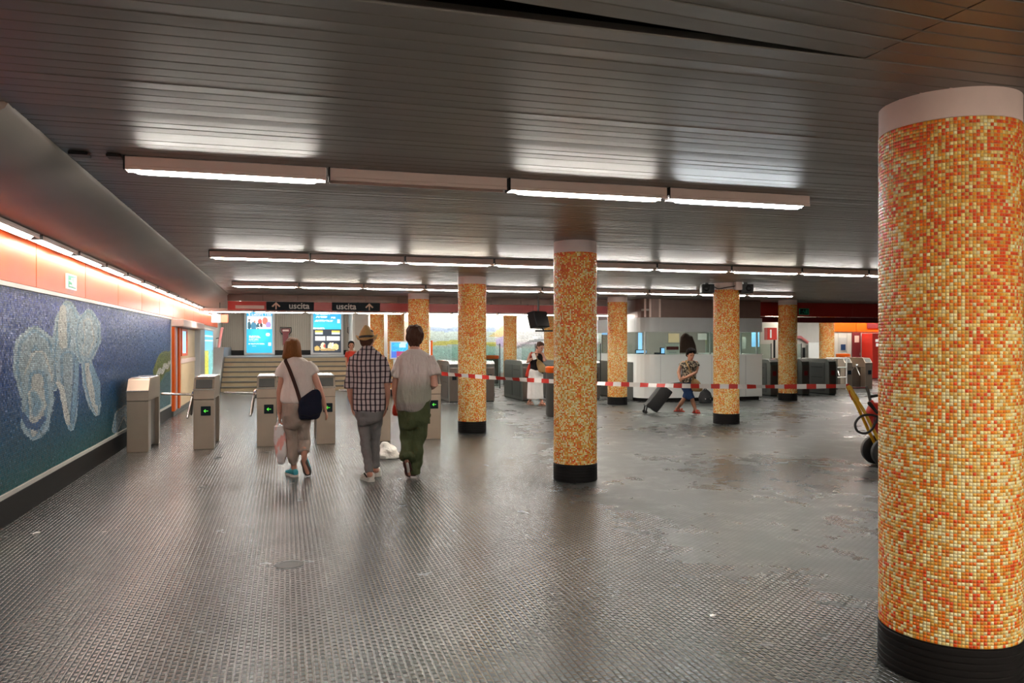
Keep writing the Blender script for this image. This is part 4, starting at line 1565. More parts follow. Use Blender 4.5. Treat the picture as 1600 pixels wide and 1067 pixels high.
# papers and panels inside the booth
for k, (pa, pb, qa, qb, m, lab) in enumerate(((1044, 1061, 521, 535, 'cream', 'cream paper sheet on the booth rear wall'), (1090, 1104, 521, 531, 'paper', 'white paper sheet on the booth rear wall'), (1156, 1165, 527, 545, 'paper', 'white notice behind right booth window'), (1174, 1186, 518, 542, 'screen', 'blue lit barred window seen through right booth glass'), (940, 953, 517, 523, 'screen', 'blue strip on booth rear wall seen left of column'), (997, 1003, 520, 546, 'screen', 'vertical blue strip inside the left booth corner'))):
    yy_ = 22.39
    xa, d = x_on_y(pa, yy_)
    xb, _ = x_on_y(pb, yy_)
    tag(MB().box(xa, xb, yy_ - 0.012, yy_ - 0.001, z_at(qb, d), z_at(qa, d), 0.002).build('wall_notice', m), lab, 'notice')

# ------------------------------------------------------------------ black boxes on the column top
for k, (pa, pb, lab) in enumerate(((1095, 1114.5, 'black box loudspeaker left of the column top'), (1155, 1175, 'black box loudspeaker right of the column top'))):
    d = 15.62
    a, b = P(pa, 444.5, d), P(pb, 458, d)
    t = thing('loudspeaker', lab, 'loudspeaker', ((a.x + b.x) / 2, (a.y + b.y) / 2, a.z), 'black boxes on the column top')
    c = (a + b) / 2
    rot = Matrix.Translation(c) @ Matrix.Rotation(-YAW, 4, 'Z')
    wd, hd = (b - a).xy.length / 2, abs(a.z - b.z) / 2
    MB().box(-wd, wd, -0.10, 0.12, -hd, hd, 0.015, None, rot).build('case', 'black', t)
    MB().lathe([(hd * 0.7, 0), (hd * 0.62, -0.012), (hd * 0.2, -0.02)], 16, (wd * 0.3, -0.101, 0), 'y').v
    fb = MB()
    fb.lathe([(hd * 0.75, 0), (hd * 0.65, -0.015), (hd * 0.25, -0.005)], 16, (wd * 0.3 * (1 if k else -1), -0.1005, 0), 'y')
    fb.v = [tuple(rot @ Vector(v)) for v in fb.v]
    fb.build('cone', 'black', t)
    bb_ = MB().box(-0.03, 0.03, 0.0, 0.04, hd + 0.0005, H - c.z - 0.001, 0, None, rot)
    bb_.build('bracket', 'darkgrey', t)
p = P(1153, 446, 15.45)
tag(MB().box(p.x - 0.07, p.x + 0.07, p.y - 0.05, p.y + 0.03, p.z - 0.09, p.z + 0.10, 0.01).build('junction_box', 'cap'), 'pale junction box between the two black boxes on column', 'box')
cbm = MB()
cbm.curve([P(1113, 446, 15.4), P(1122, 451, 15.35), P(1136, 449, 15.3), P(1148, 447, 15.35)], 0.010, 6)
tag(cbm.build('cable', 'rubber'), 'black cable looping round the column top to white box', 'cable')

# ------------------------------------------------------------------ hanging monitor beyond the fascia
d = 20.1
t = thing('hanging_monitor', 'dark monitor hanging below the fascia, seen from the side', 'monitor', P(842, 500, d))
mbx = MB()
rot = Matrix.Translation(P(841, 501, d)) @ Matrix.Rotation(-YAW + R(58), 4, 'Z') @ Matrix.Rotation(R(-14), 4, 'X')
mbx.box(-0.33, 0.33, -0.12, 0.10, -0.19, 0.22, 0.02, None, rot)
mbx.build('case', 'black', t)
MB().box(-0.30, 0.30, -0.128, -0.1205, -0.16, 0.19, 0.0, None, rot).build('screen', 'black', t)
q = P(850, 517, d)
MB().box(-0.22, 0.22, -0.10, 0.10, -0.02, 0.02, 0.005, None, Matrix.Translation(q) @ Matrix.Rotation(-YAW, 4, 'Z')).build('bracket_plate', 'black', t)
MB().tube([q, P(842, 503, d)], 0.02, 8, False).build('bracket_arm', 'black', t)
q = P(841, 480, d)
MB().tube([q + Vector((0, 0, -0.30)), Vector((q.x, q.y, H - 0.004))], 0.025, 8, False).build('hanger_pole', 'darkgrey', t)

# ------------------------------------------------------------------ litter bins
def bin_(px, py_floor, lab, d=None, z1=1.08, r=0.24, y=None):
    if d is None:
        d = floor_d(py_floor) + r
    p = P(px, py_floor, d)
    t = thing('litter_bin', lab, 'bin', (p.x, p.y, 0), 'dark bins with orange rims')
    o = (p.x, p.y, 0)
    MB().lathe([(r - 0.02, 0), (r - 0.01, 0.03), (r, 0.05), (r, z1 - 0.14), (r - 0.01, z1 - 0.135)], 28, o).build('body', 'darkgrey', t, smooth=True)
    MB().lathe([(r + 0.004, z1 - 0.134), (r + 0.012, z1 - 0.12), (r + 0.012, z1 - 0.02), (r - 0.01, z1), (r - 0.06, z1), (r - 0.07, z1 - 0.12)], 28, o, caps=False).build('rim', 'orange', t, smooth=True)
    MB().lathe([(r - 0.065, z1 - 0.133), (r - 0.065, z1 - 0.10)], 28, o).build('liner', 'black', t)


bin_(870, 652, 'tall dark bin with orange rim behind the lone column')
xq, dq = x_on_y(769, 30.0)
bin_(769, HOR + FOC * HC / dq, 'far dark bin with orange rim left of glass flaps', dq, 1.10, 0.26)
xq, dq = x_on_y(1317, 27.0)
bin_(1317, HOR + FOC * HC / dq, 'far right bin with orange rim behind white rail', dq, 1.15, 0.26)

# advertising screen and info board beyond the turnstiles
xa, d = x_on_y(611.5, 22.6)
xb, _ = x_on_y(640, 22.6)
t = thing('advert_totem', 'blue and red lit advert screen behind man in faded tee', 'screen', ((xa + xb) / 2, 22.6, 0))
MB().box(xa - 0.04, xb + 0.04, 22.6, 22.72, z_at(561, d), z_at(533, d), 0.015).build('case', 'greypost', t)
b = MB()
rs_ = np.random.RandomState(8)
for i in range(14):
    for j in range(12):
        u, v = (i + .5) / 14, (j + .5) / 12
        cc = np.array([0.03, 0.30, 0.75]) * (0.7 + 0.5 * rs_.rand())
        if 0.35 < u - 0.3 * (v - 0.5) < 0.7 and v > 0.65:
            cc = np.array([0.35, 0.75, 0.95])
        if v < 0.38:
            cc = np.array([0.25, 0.03, 0.10]) if u > 0.25 else np.array([0.05, 0.12, 0.45])
        X0, X1 = xa + (xb - xa) * i / 14, xa + (xb - xa) * (i + 1) / 14
        za, zb = z_at(559, d), z_at(535, d)
        b.add([(X0, 22.597, za + (zb - za) * j / 12), (X1, 22.597, za + (zb - za) * j / 12), (X1, 22.597, za + (zb - za) * (j + 1) / 12), (X0, 22.597, za + (zb - za) * (j + 1) / 12)], [[0, 1, 2, 3]], tuple(np.clip(cc, 0, 1)))
b.build('print', 'lightbox', t)
MB().box((xa + xb) / 2 - 0.2, (xa + xb) / 2 + 0.2, 22.62, 22.70, 0.0, z_at(561, d) - 0.001, 0.01).build('stand', 'greypost', t)
xa, d = x_on_y(657, 22.5)
xb, _ = x_on_y(673, 22.5)
t = thing('notice_board', 'white notice board on post behind man in faded tee', 'board', ((xa + xb) / 2, 22.5, 0))
MB().box(xa, xb, 22.50, 22.54, z_at(558, d), z_at(534, d), 0.006).build('board', 'paper', t)
MB().box(xa + 0.12, xb - 0.1, 22.494, 22.4995, z_at(546, d), z_at(537, d)).build('print', 'denim', t)
MB().tube([(xb + 0.03, 22.52, 0), (xb + 0.03, 22.52, z_at(532, d))], 0.03, 8, False).build('post', 'orange', t)

# ------------------------------------------------------------------ far right: walls, doors, machines
YR = 30.0
def xr(px, y=YR):
    return x_on_y(px, y)[0]
_, dR = x_on_y(1330, YR)
wr = sbox('wall_back_right', 16.6, 29, YR + 0.01, YR + 0.2, 0, 2.95, 'plaster')
for k in range(7):
    o = MB().box(xr(1296) + k * 0.45, xr(1296) + (k + 1) * 0.45 - 0.02, YR - 0.012, YR + 0.009, 0.0, 2.05, 0.004).build('panel', 'plaster')
    o.parent = wr
x_ = xr(1296)
k = 0
while x_ < 28.5:
    o = MB().box(x_ + 0.01, x_ + 1.35, YR - 0.05, YR + 0.009, 2.07, 2.50, 0.006).build('panel', 'orange')
    o.parent = wr
    x_ += 1.36
xa, xb = xr(1330), xr(1343.5)
t = thing('maroon_door', 'maroon door with small paper beside the red machine', 'door', ((xa + xb) / 2, YR, 0))
MB().box(xa, xb, YR - 0.06, YR - 0.013, 0.0, 2.05, 0.008).build('leaf', 'maroon', t)
MB().box(xa + 0.12, xb - 0.1, YR - 0.066, YR - 0.0605, 1.60, 1.90).build('paper', 'cap', t)
MB().tube([(xb - 0.08, YR - 0.10, 1.02), (xb - 0.08, YR - 0.10, 1.14)], 0.012, 6).build('handle', 'chrome', t)
xa, xb = xr(1344.5), xr(1376)
t = thing('vending_machine', 'bright red machine at far right behind the steel turnstiles', 'machine', ((xa + xb) / 2, YR, 0))
MB().box(xa, xb, YR - 0.75, YR - 0.062, 0.02, 2.0, 0.02).build('body', 'red', t)
MB().box(xa + 0.9, xb - 0.1, YR - 0.76, YR - 0.7505, 0.35, 1.85, 0.003).build('window_panel', 'browncloth', t)
MB().box(xa + 0.15, xa + 0.38, YR - 0.758, YR - 0.7505, 1.62, 1.74).box(xa + 0.18, xa + 0.34, YR - 0.758, YR - 0.7505, 1.42, 1.56).build('label_plate', 'signwhite', t)
MB().box(xa + 1.0, xa + 1.25, YR - 0.766, YR - 0.7605, 1.55, 1.72).build('red_lettering', 'redled', t)
MB().box(xa + 0.02, xb - 0.02, YR - 0.70, YR - 0.08, 0.0, 0.02).build('plinth', 'black', t)
xa, xb = xr(1353), xr(1374)
tag(MB().box(xa, xb, YR - 0.10, YR - 0.0505, z_at(513, dR), z_at(505, dR), 0.006).build('wall_sign', 'maroon'), 'dark red sign on the orange band above the machine', 'sign')
xa, xb = xr(1311), xr(1322)
t = thing('wall_poster', 'framed poster on pale striped wall left of maroon door', 'poster', ((xa + xb) / 2, YR, 1.0))
MB().box(xa, xb, YR - 0.03, YR - 0.0125, z_at(548, dR), z_at(527, dR), 0.005).build('frame', 'greypost', t)
MB().box(xa + 0.06, xb - 0.06, YR - 0.034, YR - 0.0305, z_at(547, dR), z_at(538, dR)).build('print', 'denim', t)
pictogram((xr(1298), YR - 0.055, z_at(511.5, dR)), 'y', 0.26, 0.26, 'small green square sign left of the orange band')
# pale side wall with rose handrail, white panel
xa, xb = xr(1240, 27.5), xr(1282, 27.5)
_, dS = x_on_y(1260, 27.5)
t = thing('stair_side_screen', 'pale stair side with rose handrail right of booth column', 'handrail', (xa, 27.5, 0))
MB().box(xa, xb, 27.5, 27.6, 0.0, 2.55, 0.006).build('side_wall', 'plaster', t)
MB().tube([(xr(1245, 27.4), 27.4, z_at(527, dS)), (xr(1251, 27.4), 27.4, z_at(527, dS)), (xr(1262, 27.4), 27.4, z_at(535, dS))], 0.06, 8).build('rail', 'pinkrail', t)
MB().box(xr(1262, 27.3), xr(1279, 27.3), 27.25, 27.30, 0.0, z_at(535, dS), 0.01).build('white_panel', 'boothwhite', t)
MB().box(xr(1254, 27.2), xr(1257, 27.2), 27.15, 27.24, 0.0, z_at(543, dS), 0.01).build('dark_post', 'black', t)
for i in range(6):
    lamp(19.2 + i * 1.28, 25.6, 2.52, '%s tube lamp of the far right row beyond the fascia' % ORD[i], 'lamps of the far right row')
for i in range(6):  # unseen row added to brighten the far right gates and floor
    lamp(13.6 + i * 1.28, 22.2, 2.60, '%s added unseen tube lamp behind the right fascia over the dark gates' % ORD[i], 'added lamps over the right gates')
for i in range(6):
    lamp(20.2 + i * 1.28, YR - 0.5, 2.80, '%s tube lamp washing the far right orange band' % ORD[i], 'lamps above the right orange band', 'glow_warm')
lamp(xr(1192.5, 22.0), 22.0, z_at(492.5, x_on_y(1197, 22.0)[1]), 'short lit tube between the booth and its right column', 'lamps beside the booth', 'glow', L=0.62)
# red cabinet between booth and column
xa, d = x_on_y(1199, 24.0)
xb, _ = x_on_y(1214, 24.0)
t = thing('red_cabinet', 'red wall cabinet on a dark post between booth and column', 'cabinet', ((xa + xb) / 2, 24.0, 0))
MB().box(xa, xb, 24.0, 24.2, z_at(531, d), z_at(512, d), 0.01).build('case', 'red', t)
MB().box(xa + 0.1, xa + 0.16, 23.99, 23.9995, z_at(528, d), z_at(515, d)).build('white_strip', 'paper', t)
MB().tube([(xb - 0.04, 24.1, 0), (xb - 0.04, 24.1, z_at(531, d) - 0.001)], 0.035, 8, False).build('post', 'black', t)

# ------------------------------------------------------------------ barrier tape
p0 = P(690, 583.5, 12.75)
p1 = P(1327, 603, 10.3)
p0.z = 1.10
nseg = 150
tb = MB()
cR, cW = (0.55, 0.03, 0.02), (0.80, 0.78, 0.75)
prev = None
for i in range(nseg + 1):
    f = i / nseg
    q = p0.lerp(p1, f)
    q.z -= 0.075 * 4 * f * (1 - f)
    an = R(90) + R(22) * math.sin(f * 40) + R(25) * math.sin(f * 9.0)
    dirv = (p1 - p0).normalized()
    side = Vector((-dirv.y, dirv.x, 0))
    up = Vector((0, 0, math.sin(an))) + side * math.cos(an)
    a, b = q + up * 0.032, q - up * 0.032
    tv = side * 0.0006
    cur = (a + tv, b + tv, b - tv, a - tv)
    if prev:
        s_ = f * (p1 - p0).length
        col = cR if (s_ % 0.25) < 0.125 else cW
        tb.add(list(prev) + list(cur), [[0, 1, 5, 4], [3, 7, 6, 2], [0, 4, 7, 3], [1, 2, 6, 5]], col)
    prev = cur
tag(tb.build('barrier_tape', 'print'), 'red and white barrier tape stretched across the hall', 'tape')

# ------------------------------------------------------------------ wheeled fire extinguisher
d0 = 10.3
sE = FOC / d0
base = P(1377, 728, d0)
ext = thing('wheeled_extinguisher', 'red wheeled fire extinguisher with yellow handle behind huge column', 'extinguisher', (base.x, base.y, 0))
rE = Matrix.Translation(Vector((base.x, base.y, 0))) @ Matrix.Rotation(-YAW, 4, 'Z')


def EV(x, y, z):
    return rE @ Vector((x, y, z))


for yy_, nm in ((-0.13, 0), (0.17, 1)):
    wb_ = MB()
    wb_.lathe([(0.08, -0.035), (0.165, -0.040), (0.185, -0.03), (0.192, 0.0), (0.185, 0.03), (0.165, 0.04), (0.08, 0.035)], 30, (0, yy_, 0.193), 'y')
    wb_.v = [tuple(rE @ Vector(v)) for v in wb_.v]
    wo = wb_.build('wheel', 'rubber', ext, smooth=True)
    hb_ = MB()
    hb_.lathe([(0.06, -0.043), (0.078, -0.036), (0.078, 0.036), (0.06, 0.043)], 20, (0, yy_, 0.193), 'y')
    hb_.v = [tuple(rE @ Vector(v)) for v in hb_.v]
    hb_.build('hub', 'darkgrey', wo, smooth=True)
MB().tube([EV(0, -0.12, 0.193), EV(0, 0.16, 0.193)], 0.015, 8).build('axle', 'darkgrey', ext)
ax = Vector((-0.486, 0, 0.874))
pb_ = Vector((0.185, 0.02, 0.27))
cy = MB()
pts_, rr_ = [], []
for h_, r_ in ((0.0, 0.06), (0.02, 0.11), (0.05, 0.13), (0.48, 0.13), (0.55, 0.115), (0.60, 0.07), (0.62, 0.035), (0.66, 0.03)):
    pts_.append(rE @ (pb_ + ax * h_))
    rr_.append(r_)
cy.tube(pts_, rr_, 24, False)
cy.build('cylinder', 'red', ext, smooth=True)
hd = MB()
hd.tube([EV(0.06 - 0.04, -0.07, 0.17), EV(-0.10, -0.07, 0.41), EV(-0.25, -0.05, 0.72), EV(-0.42, -0.01, 1.02), EV(-0.43, 0.03, 1.03), EV(-0.25, 0.09, 0.72), EV(-0.10, 0.11, 0.41), EV(0.02, 0.11, 0.17)], 0.021, 10)
hd.build('handle_frame', 'yellow', ext, smooth=True)
gp_ = MB().tube([EV(-0.33, -0.032, 0.863), EV(-0.42, -0.012, 1.02)], 0.029, 10)
gp_.build('handle_grip', 'yellow', ext, smooth=True)
MB().tube([rE @ (pb_ + ax * 0.66), rE @ (pb_ + ax * 0.70 + Vector((0, 0, 0.06))), rE @ (pb_ + ax * 0.72 + Vector((-0.02, 0, 0.12)))], 0.02, 8).build('valve', 'darkgrey', ext)
MB().tube([rE @ (pb_ + ax * 0.72 + Vector((-0.02, 0, 0.115))), rE @ (pb_ + ax * 0.72 + Vector((-0.22, 0, 0.112)))], 0.009, 8).build('valve_lever', 'maroon', ext)
MB().tube([rE @ (pb_ + ax * 0.68 + Vector((0.0, 0, 0.03))), rE @ (pb_ + ax * 0.68 + Vector((0.09, -0.02, 0.05)))], 0.02, 8).build('valve_knob', 'rubber', ext)
hs = MB()
hs.curve([EV(-0.03, -0.10, 0.62), EV(-0.16, -0.11, 0.67), EV(-0.30, -0.11, 0.66), EV(-0.385, -0.11, 0.57), EV(-0.36, -0.11, 0.47), EV(-0.26, -0.11, 0.435), EV(-0.17, -0.11, 0.49), EV(-0.12, -0.10, 0.58), EV(-0.06, -0.10, 0.66), EV(0.0, -0.09, 0.62)], 0.015, 10)
hs.build('hose', 'rubber', ext, smooth=True)
MB().tube([EV(-0.10, -0.10, 0.70), EV(-0.20, -0.10, 0.82)], [0.018, 0.026], 10).build('hose_nozzle', 'rubber', ext)
MB().box(-0.14, 0.05, -0.10, -0.06, 0.56, 0.64, 0.008, None, rE).build('clamp', 'maroon', ext)
MB().tube([EV(-0.425, -0.02, 1.0), EV(-0.43, -0.05, 0.93), EV(-0.40, -0.05, 0.86)], 0.006, 6).build('safety_tag', 'redcloth', ext)

# ------------------------------------------------------------------ bags on the floor
d = floor_d(716)
c0 = P(607, 716, d)
wb_ = MB()
wb_.loft([((c0.x, c0.y + 0.02, 0.008), (0.155, -0.02, 0), (0, 0.12, 0)), ((c0.x, c0.y + 0.02, 0.05), (0.150, -0.02, 0), (0, 0.115, 0)), ((c0.x - 0.012, c0.y + 0.02, 0.12), (0.118, -0.02, 0), (0, 0.09, 0)), ((c0.x - 0.03, c0.y + 0.02, 0.175), (0.085, 0, 0), (0, 0.05, 0)), ((c0.x - 0.045, c0.y + 0.02, 0.215), (0.035, 0, 0), (0, 0.025, 0))], 18, 2.6)
wb_.loft([((c0.x + 0.12, c0.y, 0.008), (0.10, 0, 0), (0, 0.06, 0)), ((c0.x + 0.13, c0.y, 0.035), (0.09, 0, 0), (0, 0.05, 0)), ((c0.x + 0.10, c0.y, 0.06), (0.04, 0, 0), (0, 0.03, 0))], 12)
me = remesh(wb_, 'crumpled_bag', 'whitebag', (c0.x, c0.y, 0), 0.010, 2, 0.018, 11)
o = link_mesh('plastic_bag', me, None, (c0.x, c0.y, 0))
tag(o, 'crumpled white plastic bag lying on the floor between two men', 'bag')
c1 = P(1102, 625.5, 21.0)
bb = MB()
bb.loft([((c1.x, c1.y, 0.01), (0.15, -0.02, 0), (0, 0.12, 0)), ((c1.x, c1.y, 0.15), (0.165, -0.02, 0), (0, 0.13, 0)), ((c1.x, c1.y, 0.28), (0.13, 0, 0), (0, 0.10, 0)), ((c1.x, c1.y, 0.35), (0.06, 0, 0), (0, 0.05, 0))], 16, 2.8)
t = thing('rucksack', 'dark rucksack on the floor before the booth', 'bag', (c1.x, c1.y, 0))
link_mesh('body', remesh(bb, 'body', 'case', (c1.x, c1.y, 0), 0.014, 3, 0.012, 10), t)
for k in (-1, 1):
    MB().ball((c1.x + 0.07 * k, c1.y - 0.132, 0.12), 0.014, 0.012, 0.014, 8, 6).build('buckle', 'white', t)
MB().tube([(c1.x - 0.05, c1.y, 0.34), (c1.x, c1.y, 0.40), (c1.x + 0.05, c1.y, 0.34)], 0.012, 6).build('grab_handle', 'case', t)
# paper scraps
for k, (px, py, s_, lab) in enumerate(((57, 833, 0.03, 'white paper scrap on the floor near the left skirting'), (1113, 962, 0.018, 'tiny white paper scrap on worn floor at right'), (470, 985, 0.0, ''))):
    if not s_:
        continue
    p = P(px, py, floor_d(py))
    sb = MB()
    sb.add([(p.x - s_, p.y - s_ * 0.5, 0.001), (p.x + s_, p.y - s_ * 0.4, 0.004), (p.x + s_ * 0.8, p.y + s_ * 0.6, 0.008), (p.x - s_ * 0.7, p.y + s_ * 0.5, 0.003), (p.x, p.y, 0.013)], [[0, 1, 4], [1, 2, 4], [2, 3, 4], [3, 0, 4], [0, 3, 2, 1]])
    tag(sb.build('paper_scrap', 'paper'), lab, 'litter')
# floor drain cover
p = P(452, 882, floor_d(882))
tag(MB().lathe([(0.105, 0.0), (0.10, 0.004), (0.07, 0.0045), (0.066, 0.003)], 28, (p.x, p.y, 0)).build('drain_cover', 'darkgrey'), 'round drain cover set in the studded floor', 'drain')


# ================================================================== PEOPLE
VF = Vector((FX, FY, 0))      # away from the camera
VR = Vector((RX, RY, 0))      # to the right of the picture
UP = Vector((0, 0, 1))


class Person:
    def __init__(s, label, d0, px0, group=None):
        s.d0 = d0
        s.k = FOC / d0
        base = P(px0, HOR + FOC * HC / d0, d0)
        s.o = Vector((base.x, base.y, 0))
        s.root = thing('person', label, 'person', s.o)
        s.body = MB()

    def J(s, px, py, dy=0.0):
        return P(px, py, s.d0 + dy)

    def limb(s, pts, rads, mb=None, n=12):
        if mb is None and rads[0] >= 0.08:          # legs stay well inside the trousers
            rads = [r * 0.76 for r in rads[:-2]] + [r * 0.9 for r in rads[-2:]]
        elif mb is None and len(rads) == 5:         # shoulder end stays inside the sleeve
            rads = [rads[0] * 0.80, rads[1] * 0.92] + list(rads[2:])
        (mb or s.body).tube(pts, rads, n)

    def rings(s, spec, side, face, mb=None, n=22, p=2.4):
        """spec: (py, px centre, half width px, half depth m, forward shift m)"""
        rr = []
        for q in spec:
            py, cx, hw, dp = q[:4]
            dy = q[4] if len(q) > 4 else 0.0
            if mb is None:
                hw, dp = hw * 0.88, dp * 0.84
            rr.append((s.J(cx, py) + face * dy, side * (hw / s.k), face * dp))
        (mb or s.body).loft(rr, n, p)

    def hand(s, wrist, direc, palm, thumb, size=0.18, curl=0.35, spread=1.0):
        """palm normal points into the palm, thumb = direction of the thumb side"""
        direc, palm, thumb = Vector(direc).normalized(), Vector(palm).normalized(), Vector(thumb).normalized()
        L = size
        b = s.body
        b.loft([(wrist - direc * 0.02, thumb * L * 0.15, palm * L * 0.11), (wrist + direc * L * 0.10, thumb * L * 0.19, palm * L * 0.10),
                (wrist + direc * L * 0.28, thumb * L * 0.235, palm * L * 0.085), (wrist + direc * L * 0.48, thumb * L * 0.23, palm * L * 0.065), (wrist + direc * L * 0.53, thumb * L * 0.19, palm * L * 0.045)], 14)
        for k, (off, ln) in enumerate(((0.185, 0.42), (0.065, 0.47), (-0.06, 0.44), (-0.18, 0.35))):
            q = wrist + direc * L * 0.42 + thumb * L * off
            dd = (direc + thumb * off * 0.45 * spread).normalized()
            pts = [q]
            ang = 0.0
            for j, fr in enumerate((0.22, 0.40, 0.26, 0.22)):
                if j > 0:
                    ang += curl * (0.75, 1.0, 0.8)[j - 1]
                pts.append(pts[-1] + (dd * math.cos(ang) + palm * math.sin(ang)) * L * ln * fr * 1.15)
            b.tube(pts, [L * 0.052, L * 0.050, L * 0.047, L * 0.043, L * 0.036], 8)
        q = wrist + direc * L * 0.10 + thumb * L * 0.14
        b.tube([q, q + (thumb * 0.75 + direc * 0.65 + palm * 0.25).normalized() * L * 0.18, q + (thumb * 0.55 + direc * 0.85 + palm * 0.35).normalized() * L * 0.31,
                q + (thumb * 0.40 + direc * 0.9 + palm * 0.5).normalized() * L * 0.42], [L * 0.075, L * 0.062, L * 0.054, L * 0.042], 8)

    def head(s, chin_base, face, up=UP, h=0.225, wide=1.0):
        """chin_base: point on the neck axis at chin height; builds skull, nose, ears, neck stays separate"""
        face, up = Vector(face).normalized(), Vector(up).normalized()
        face = (face - up * face.dot(up)).normalized()
        sd = face.cross(up).normalized()
        b = s.body
        f = h / 0.225
        prof_ = [(-0.012, 0.022, 0.022, 0.060), (0.0, 0.036, 0.034, 0.052), (0.025, 0.050, 0.060, 0.030), (0.055, 0.061, 0.080, 0.012), (0.09, 0.068, 0.090, 0.003), (0.125, 0.073, 0.095, -0.002), (0.16, 0.072, 0.094, -0.005), (0.19, 0.060, 0.080, -0.006), (0.21, 0.042, 0.056, -0.006), (0.224, 0.016, 0.022, -0.006)]
        b.loft([(chin_base + up * z * f + face * o_ * f, sd * a * f * wide, face * bb * f) for z, a, bb, o_ in prof_], 22, 2.1)
        c = chin_base
        # nose, brow, ears
        b.tube([c + up * 0.122 * f + face * 0.088 * f, c + up * 0.095 * f + face * 0.100 * f, c + up * 0.080 * f + face * 0.108 * f], [0.009 * f, 0.011 * f, 0.014 * f], 8)
        b.tube([c + up * 0.128 * f + face * 0.086 * f - sd * 0.04 * f, c + up * 0.130 * f + face * 0.091 * f, c + up * 0.128 * f + face * 0.086 * f + sd * 0.04 * f], [0.010 * f, 0.011 * f, 0.010 * f], 8)
        for k in (-1, 1):
            b.tube([c + up * 0.125 * f + sd * k * 0.076 * f - face * 0.010 * f, c + up * 0.100 * f + sd * k * 0.078 * f - face * 0.012 * f, c + up * 0.080 * f + sd * k * 0.071 * f], [0.016 * f, 0.014 * f, 0.010 * f], 8)
        s.hd = (c, face, up, sd, f)

    def face_bits(s, brow='hair_brown'):
        c, face, up, sd, f = s.hd
        for k in (-1, 1):
            MB().ball(c + up * 0.110 * f + face * 0.083 * f + sd * k * 0.031 * f, 0.013 * f, 0.013 * f, 0.009 * f, 10, 7).build('eye', 'eye', s.root, smooth=True)
            MB().tube([c + up * 0.130 * f + face * 0.092 * f + sd * k * 0.016 * f, c + up * 0.133 * f + face * 0.088 * f + sd * k * 0.045 * f], 0.005 * f, 6).build('eyebrow', brow, s.root)
        MB().tube([c + up * 0.048 * f + face * 0.087 * f - sd * 0.022 * f, c + up * 0.050 * f + face * 0.094 * f, c + up * 0.048 * f + face * 0.087 * f + sd * 0.022 * f], 0.006 * f, 8).build('mouth', 'lip', s.root, smooth=True)

    def skin(s, m='skin', voxel=0.0048):
        me = remesh(s.body, 'body', m, s.o, voxel, 3)
        link_mesh('body', me, s.root)

    def cloth(s, mb, name, m, voxel=0.010, smooth=3, disp=0.010, ds=9.0, zs=0.6):
        me = remesh(mb, name, m, s.o, voxel, smooth, disp, ds, zs)
        return link_mesh(name, me, s.root)

    def shoe(s, heel, toe, width, m, sole, h=0.075, up=UP, ankle=None, low=False):
        """heel / toe: ground points of the sole; up: shoe upward direction"""
        ax = (toe - heel)
        L = ax.length
        ax.normalize()
        up = (up - ax * up.dot(ax)).normalized()
        sd = ax.cross(up)
        pr = [(0.0, 0.55, 0.55), (0.06, 0.80, 0.90), (0.22, 0.82, 1.0), (0.42, 0.86, 0.90), (0.62, 1.0, 0.66), (0.80, 0.98, 0.52), (0.93, 0.72, 0.42), (1.0, 0.35, 0.28)]
        b = MB()
        b.loft([(heel + ax * L * t + up * (0.02 + h * hh * 0.5), sd * width * wv * 0.5, up * h * hh * 0.5) for t, wv, hh in pr], 18, 2.6)
        o = link_mesh('shoe', remesh(b, 'shoe', m, s.o, 0.006, 2), s.root)
        pl = [(0.0, 0.45), (0.05, 0.78), (0.2, 0.88), (0.42, 0.80), (0.65, 1.04), (0.82, 1.0), (0.95, 0.7), (1.01, 0.3)]
        left = [heel + ax * L * t + sd * width * wv * 0.52 for t, wv in pl]
        right = [heel + ax * L * t - sd * width * wv * 0.52 for t, wv in reversed(pl)]
        loop = left + right
        n = len(loop)
        so = MB()
        so.add([q + up * 0.001 for q in loop] + [q + up * 0.026 for q in loop], [[i, (i + 1) % n, n + (i + 1) % n, n + i] for i in range(n)] + [list(range(n))[::-1], list(range(n, 2 * n))])
        so.build('sole', sole, o, origin=s.o)
        return o

    def foot(s, heel, toe, width, ankle, up=UP):
        ax = (toe - heel)
        L = ax.length
        ax.normalize()
        u = (up - ax * up.dot(ax)).normalized()
        sd = ax.cross(u)
        s.body.loft([(heel + ax * L * t + u * (0.03 + hh * 0.5), sd * width * wv * 0.40, u * hh * 0.42) for t, wv, hh in ((0.04, 0.5, 0.05), (0.12, 0.72, 0.065), (0.35, 0.75, 0.06), (0.6, 0.92, 0.045), (0.85, 0.8, 0.03), (0.95, 0.5, 0.02))], 14)
        s.body.tube([ankle, heel + ax * L * 0.22 + u * 0.06], [0.036, 0.038], 10)


def ground(px, py):
    p = P(px, py, floor_d(py))
    p.z = 0.0
    return p


# ---------------------------------------------------------------- woman in the off white blouse
w1 = Person('woman seen from behind in white blouse with navy shoulder bag', 9.45, 465)
J = w1.J
face = (VF * 0.95 - VR * 0.25).normalized()
w1.rings([(700 * 0 + 655, 464, 18, 0.10), (640, 463, 22.5, 0.115), (625, 463, 20, 0.10), (605, 464, 17.5, 0.09), (585, 465, 19, 0.105), (570, 464.5, 20, 0.095), (564, 463.5, 16, 0.075), (560, 462.5, 8, 0.055)], VR, VF)
w1.limb([J(462, 566, 0.0), J(459, 556, 0.02), J(457.5, 548, 0.03)], [0.058, 0.052, 0.055])
w1.head(J(457, 557.5, 0.03), face, UP, 0.215)
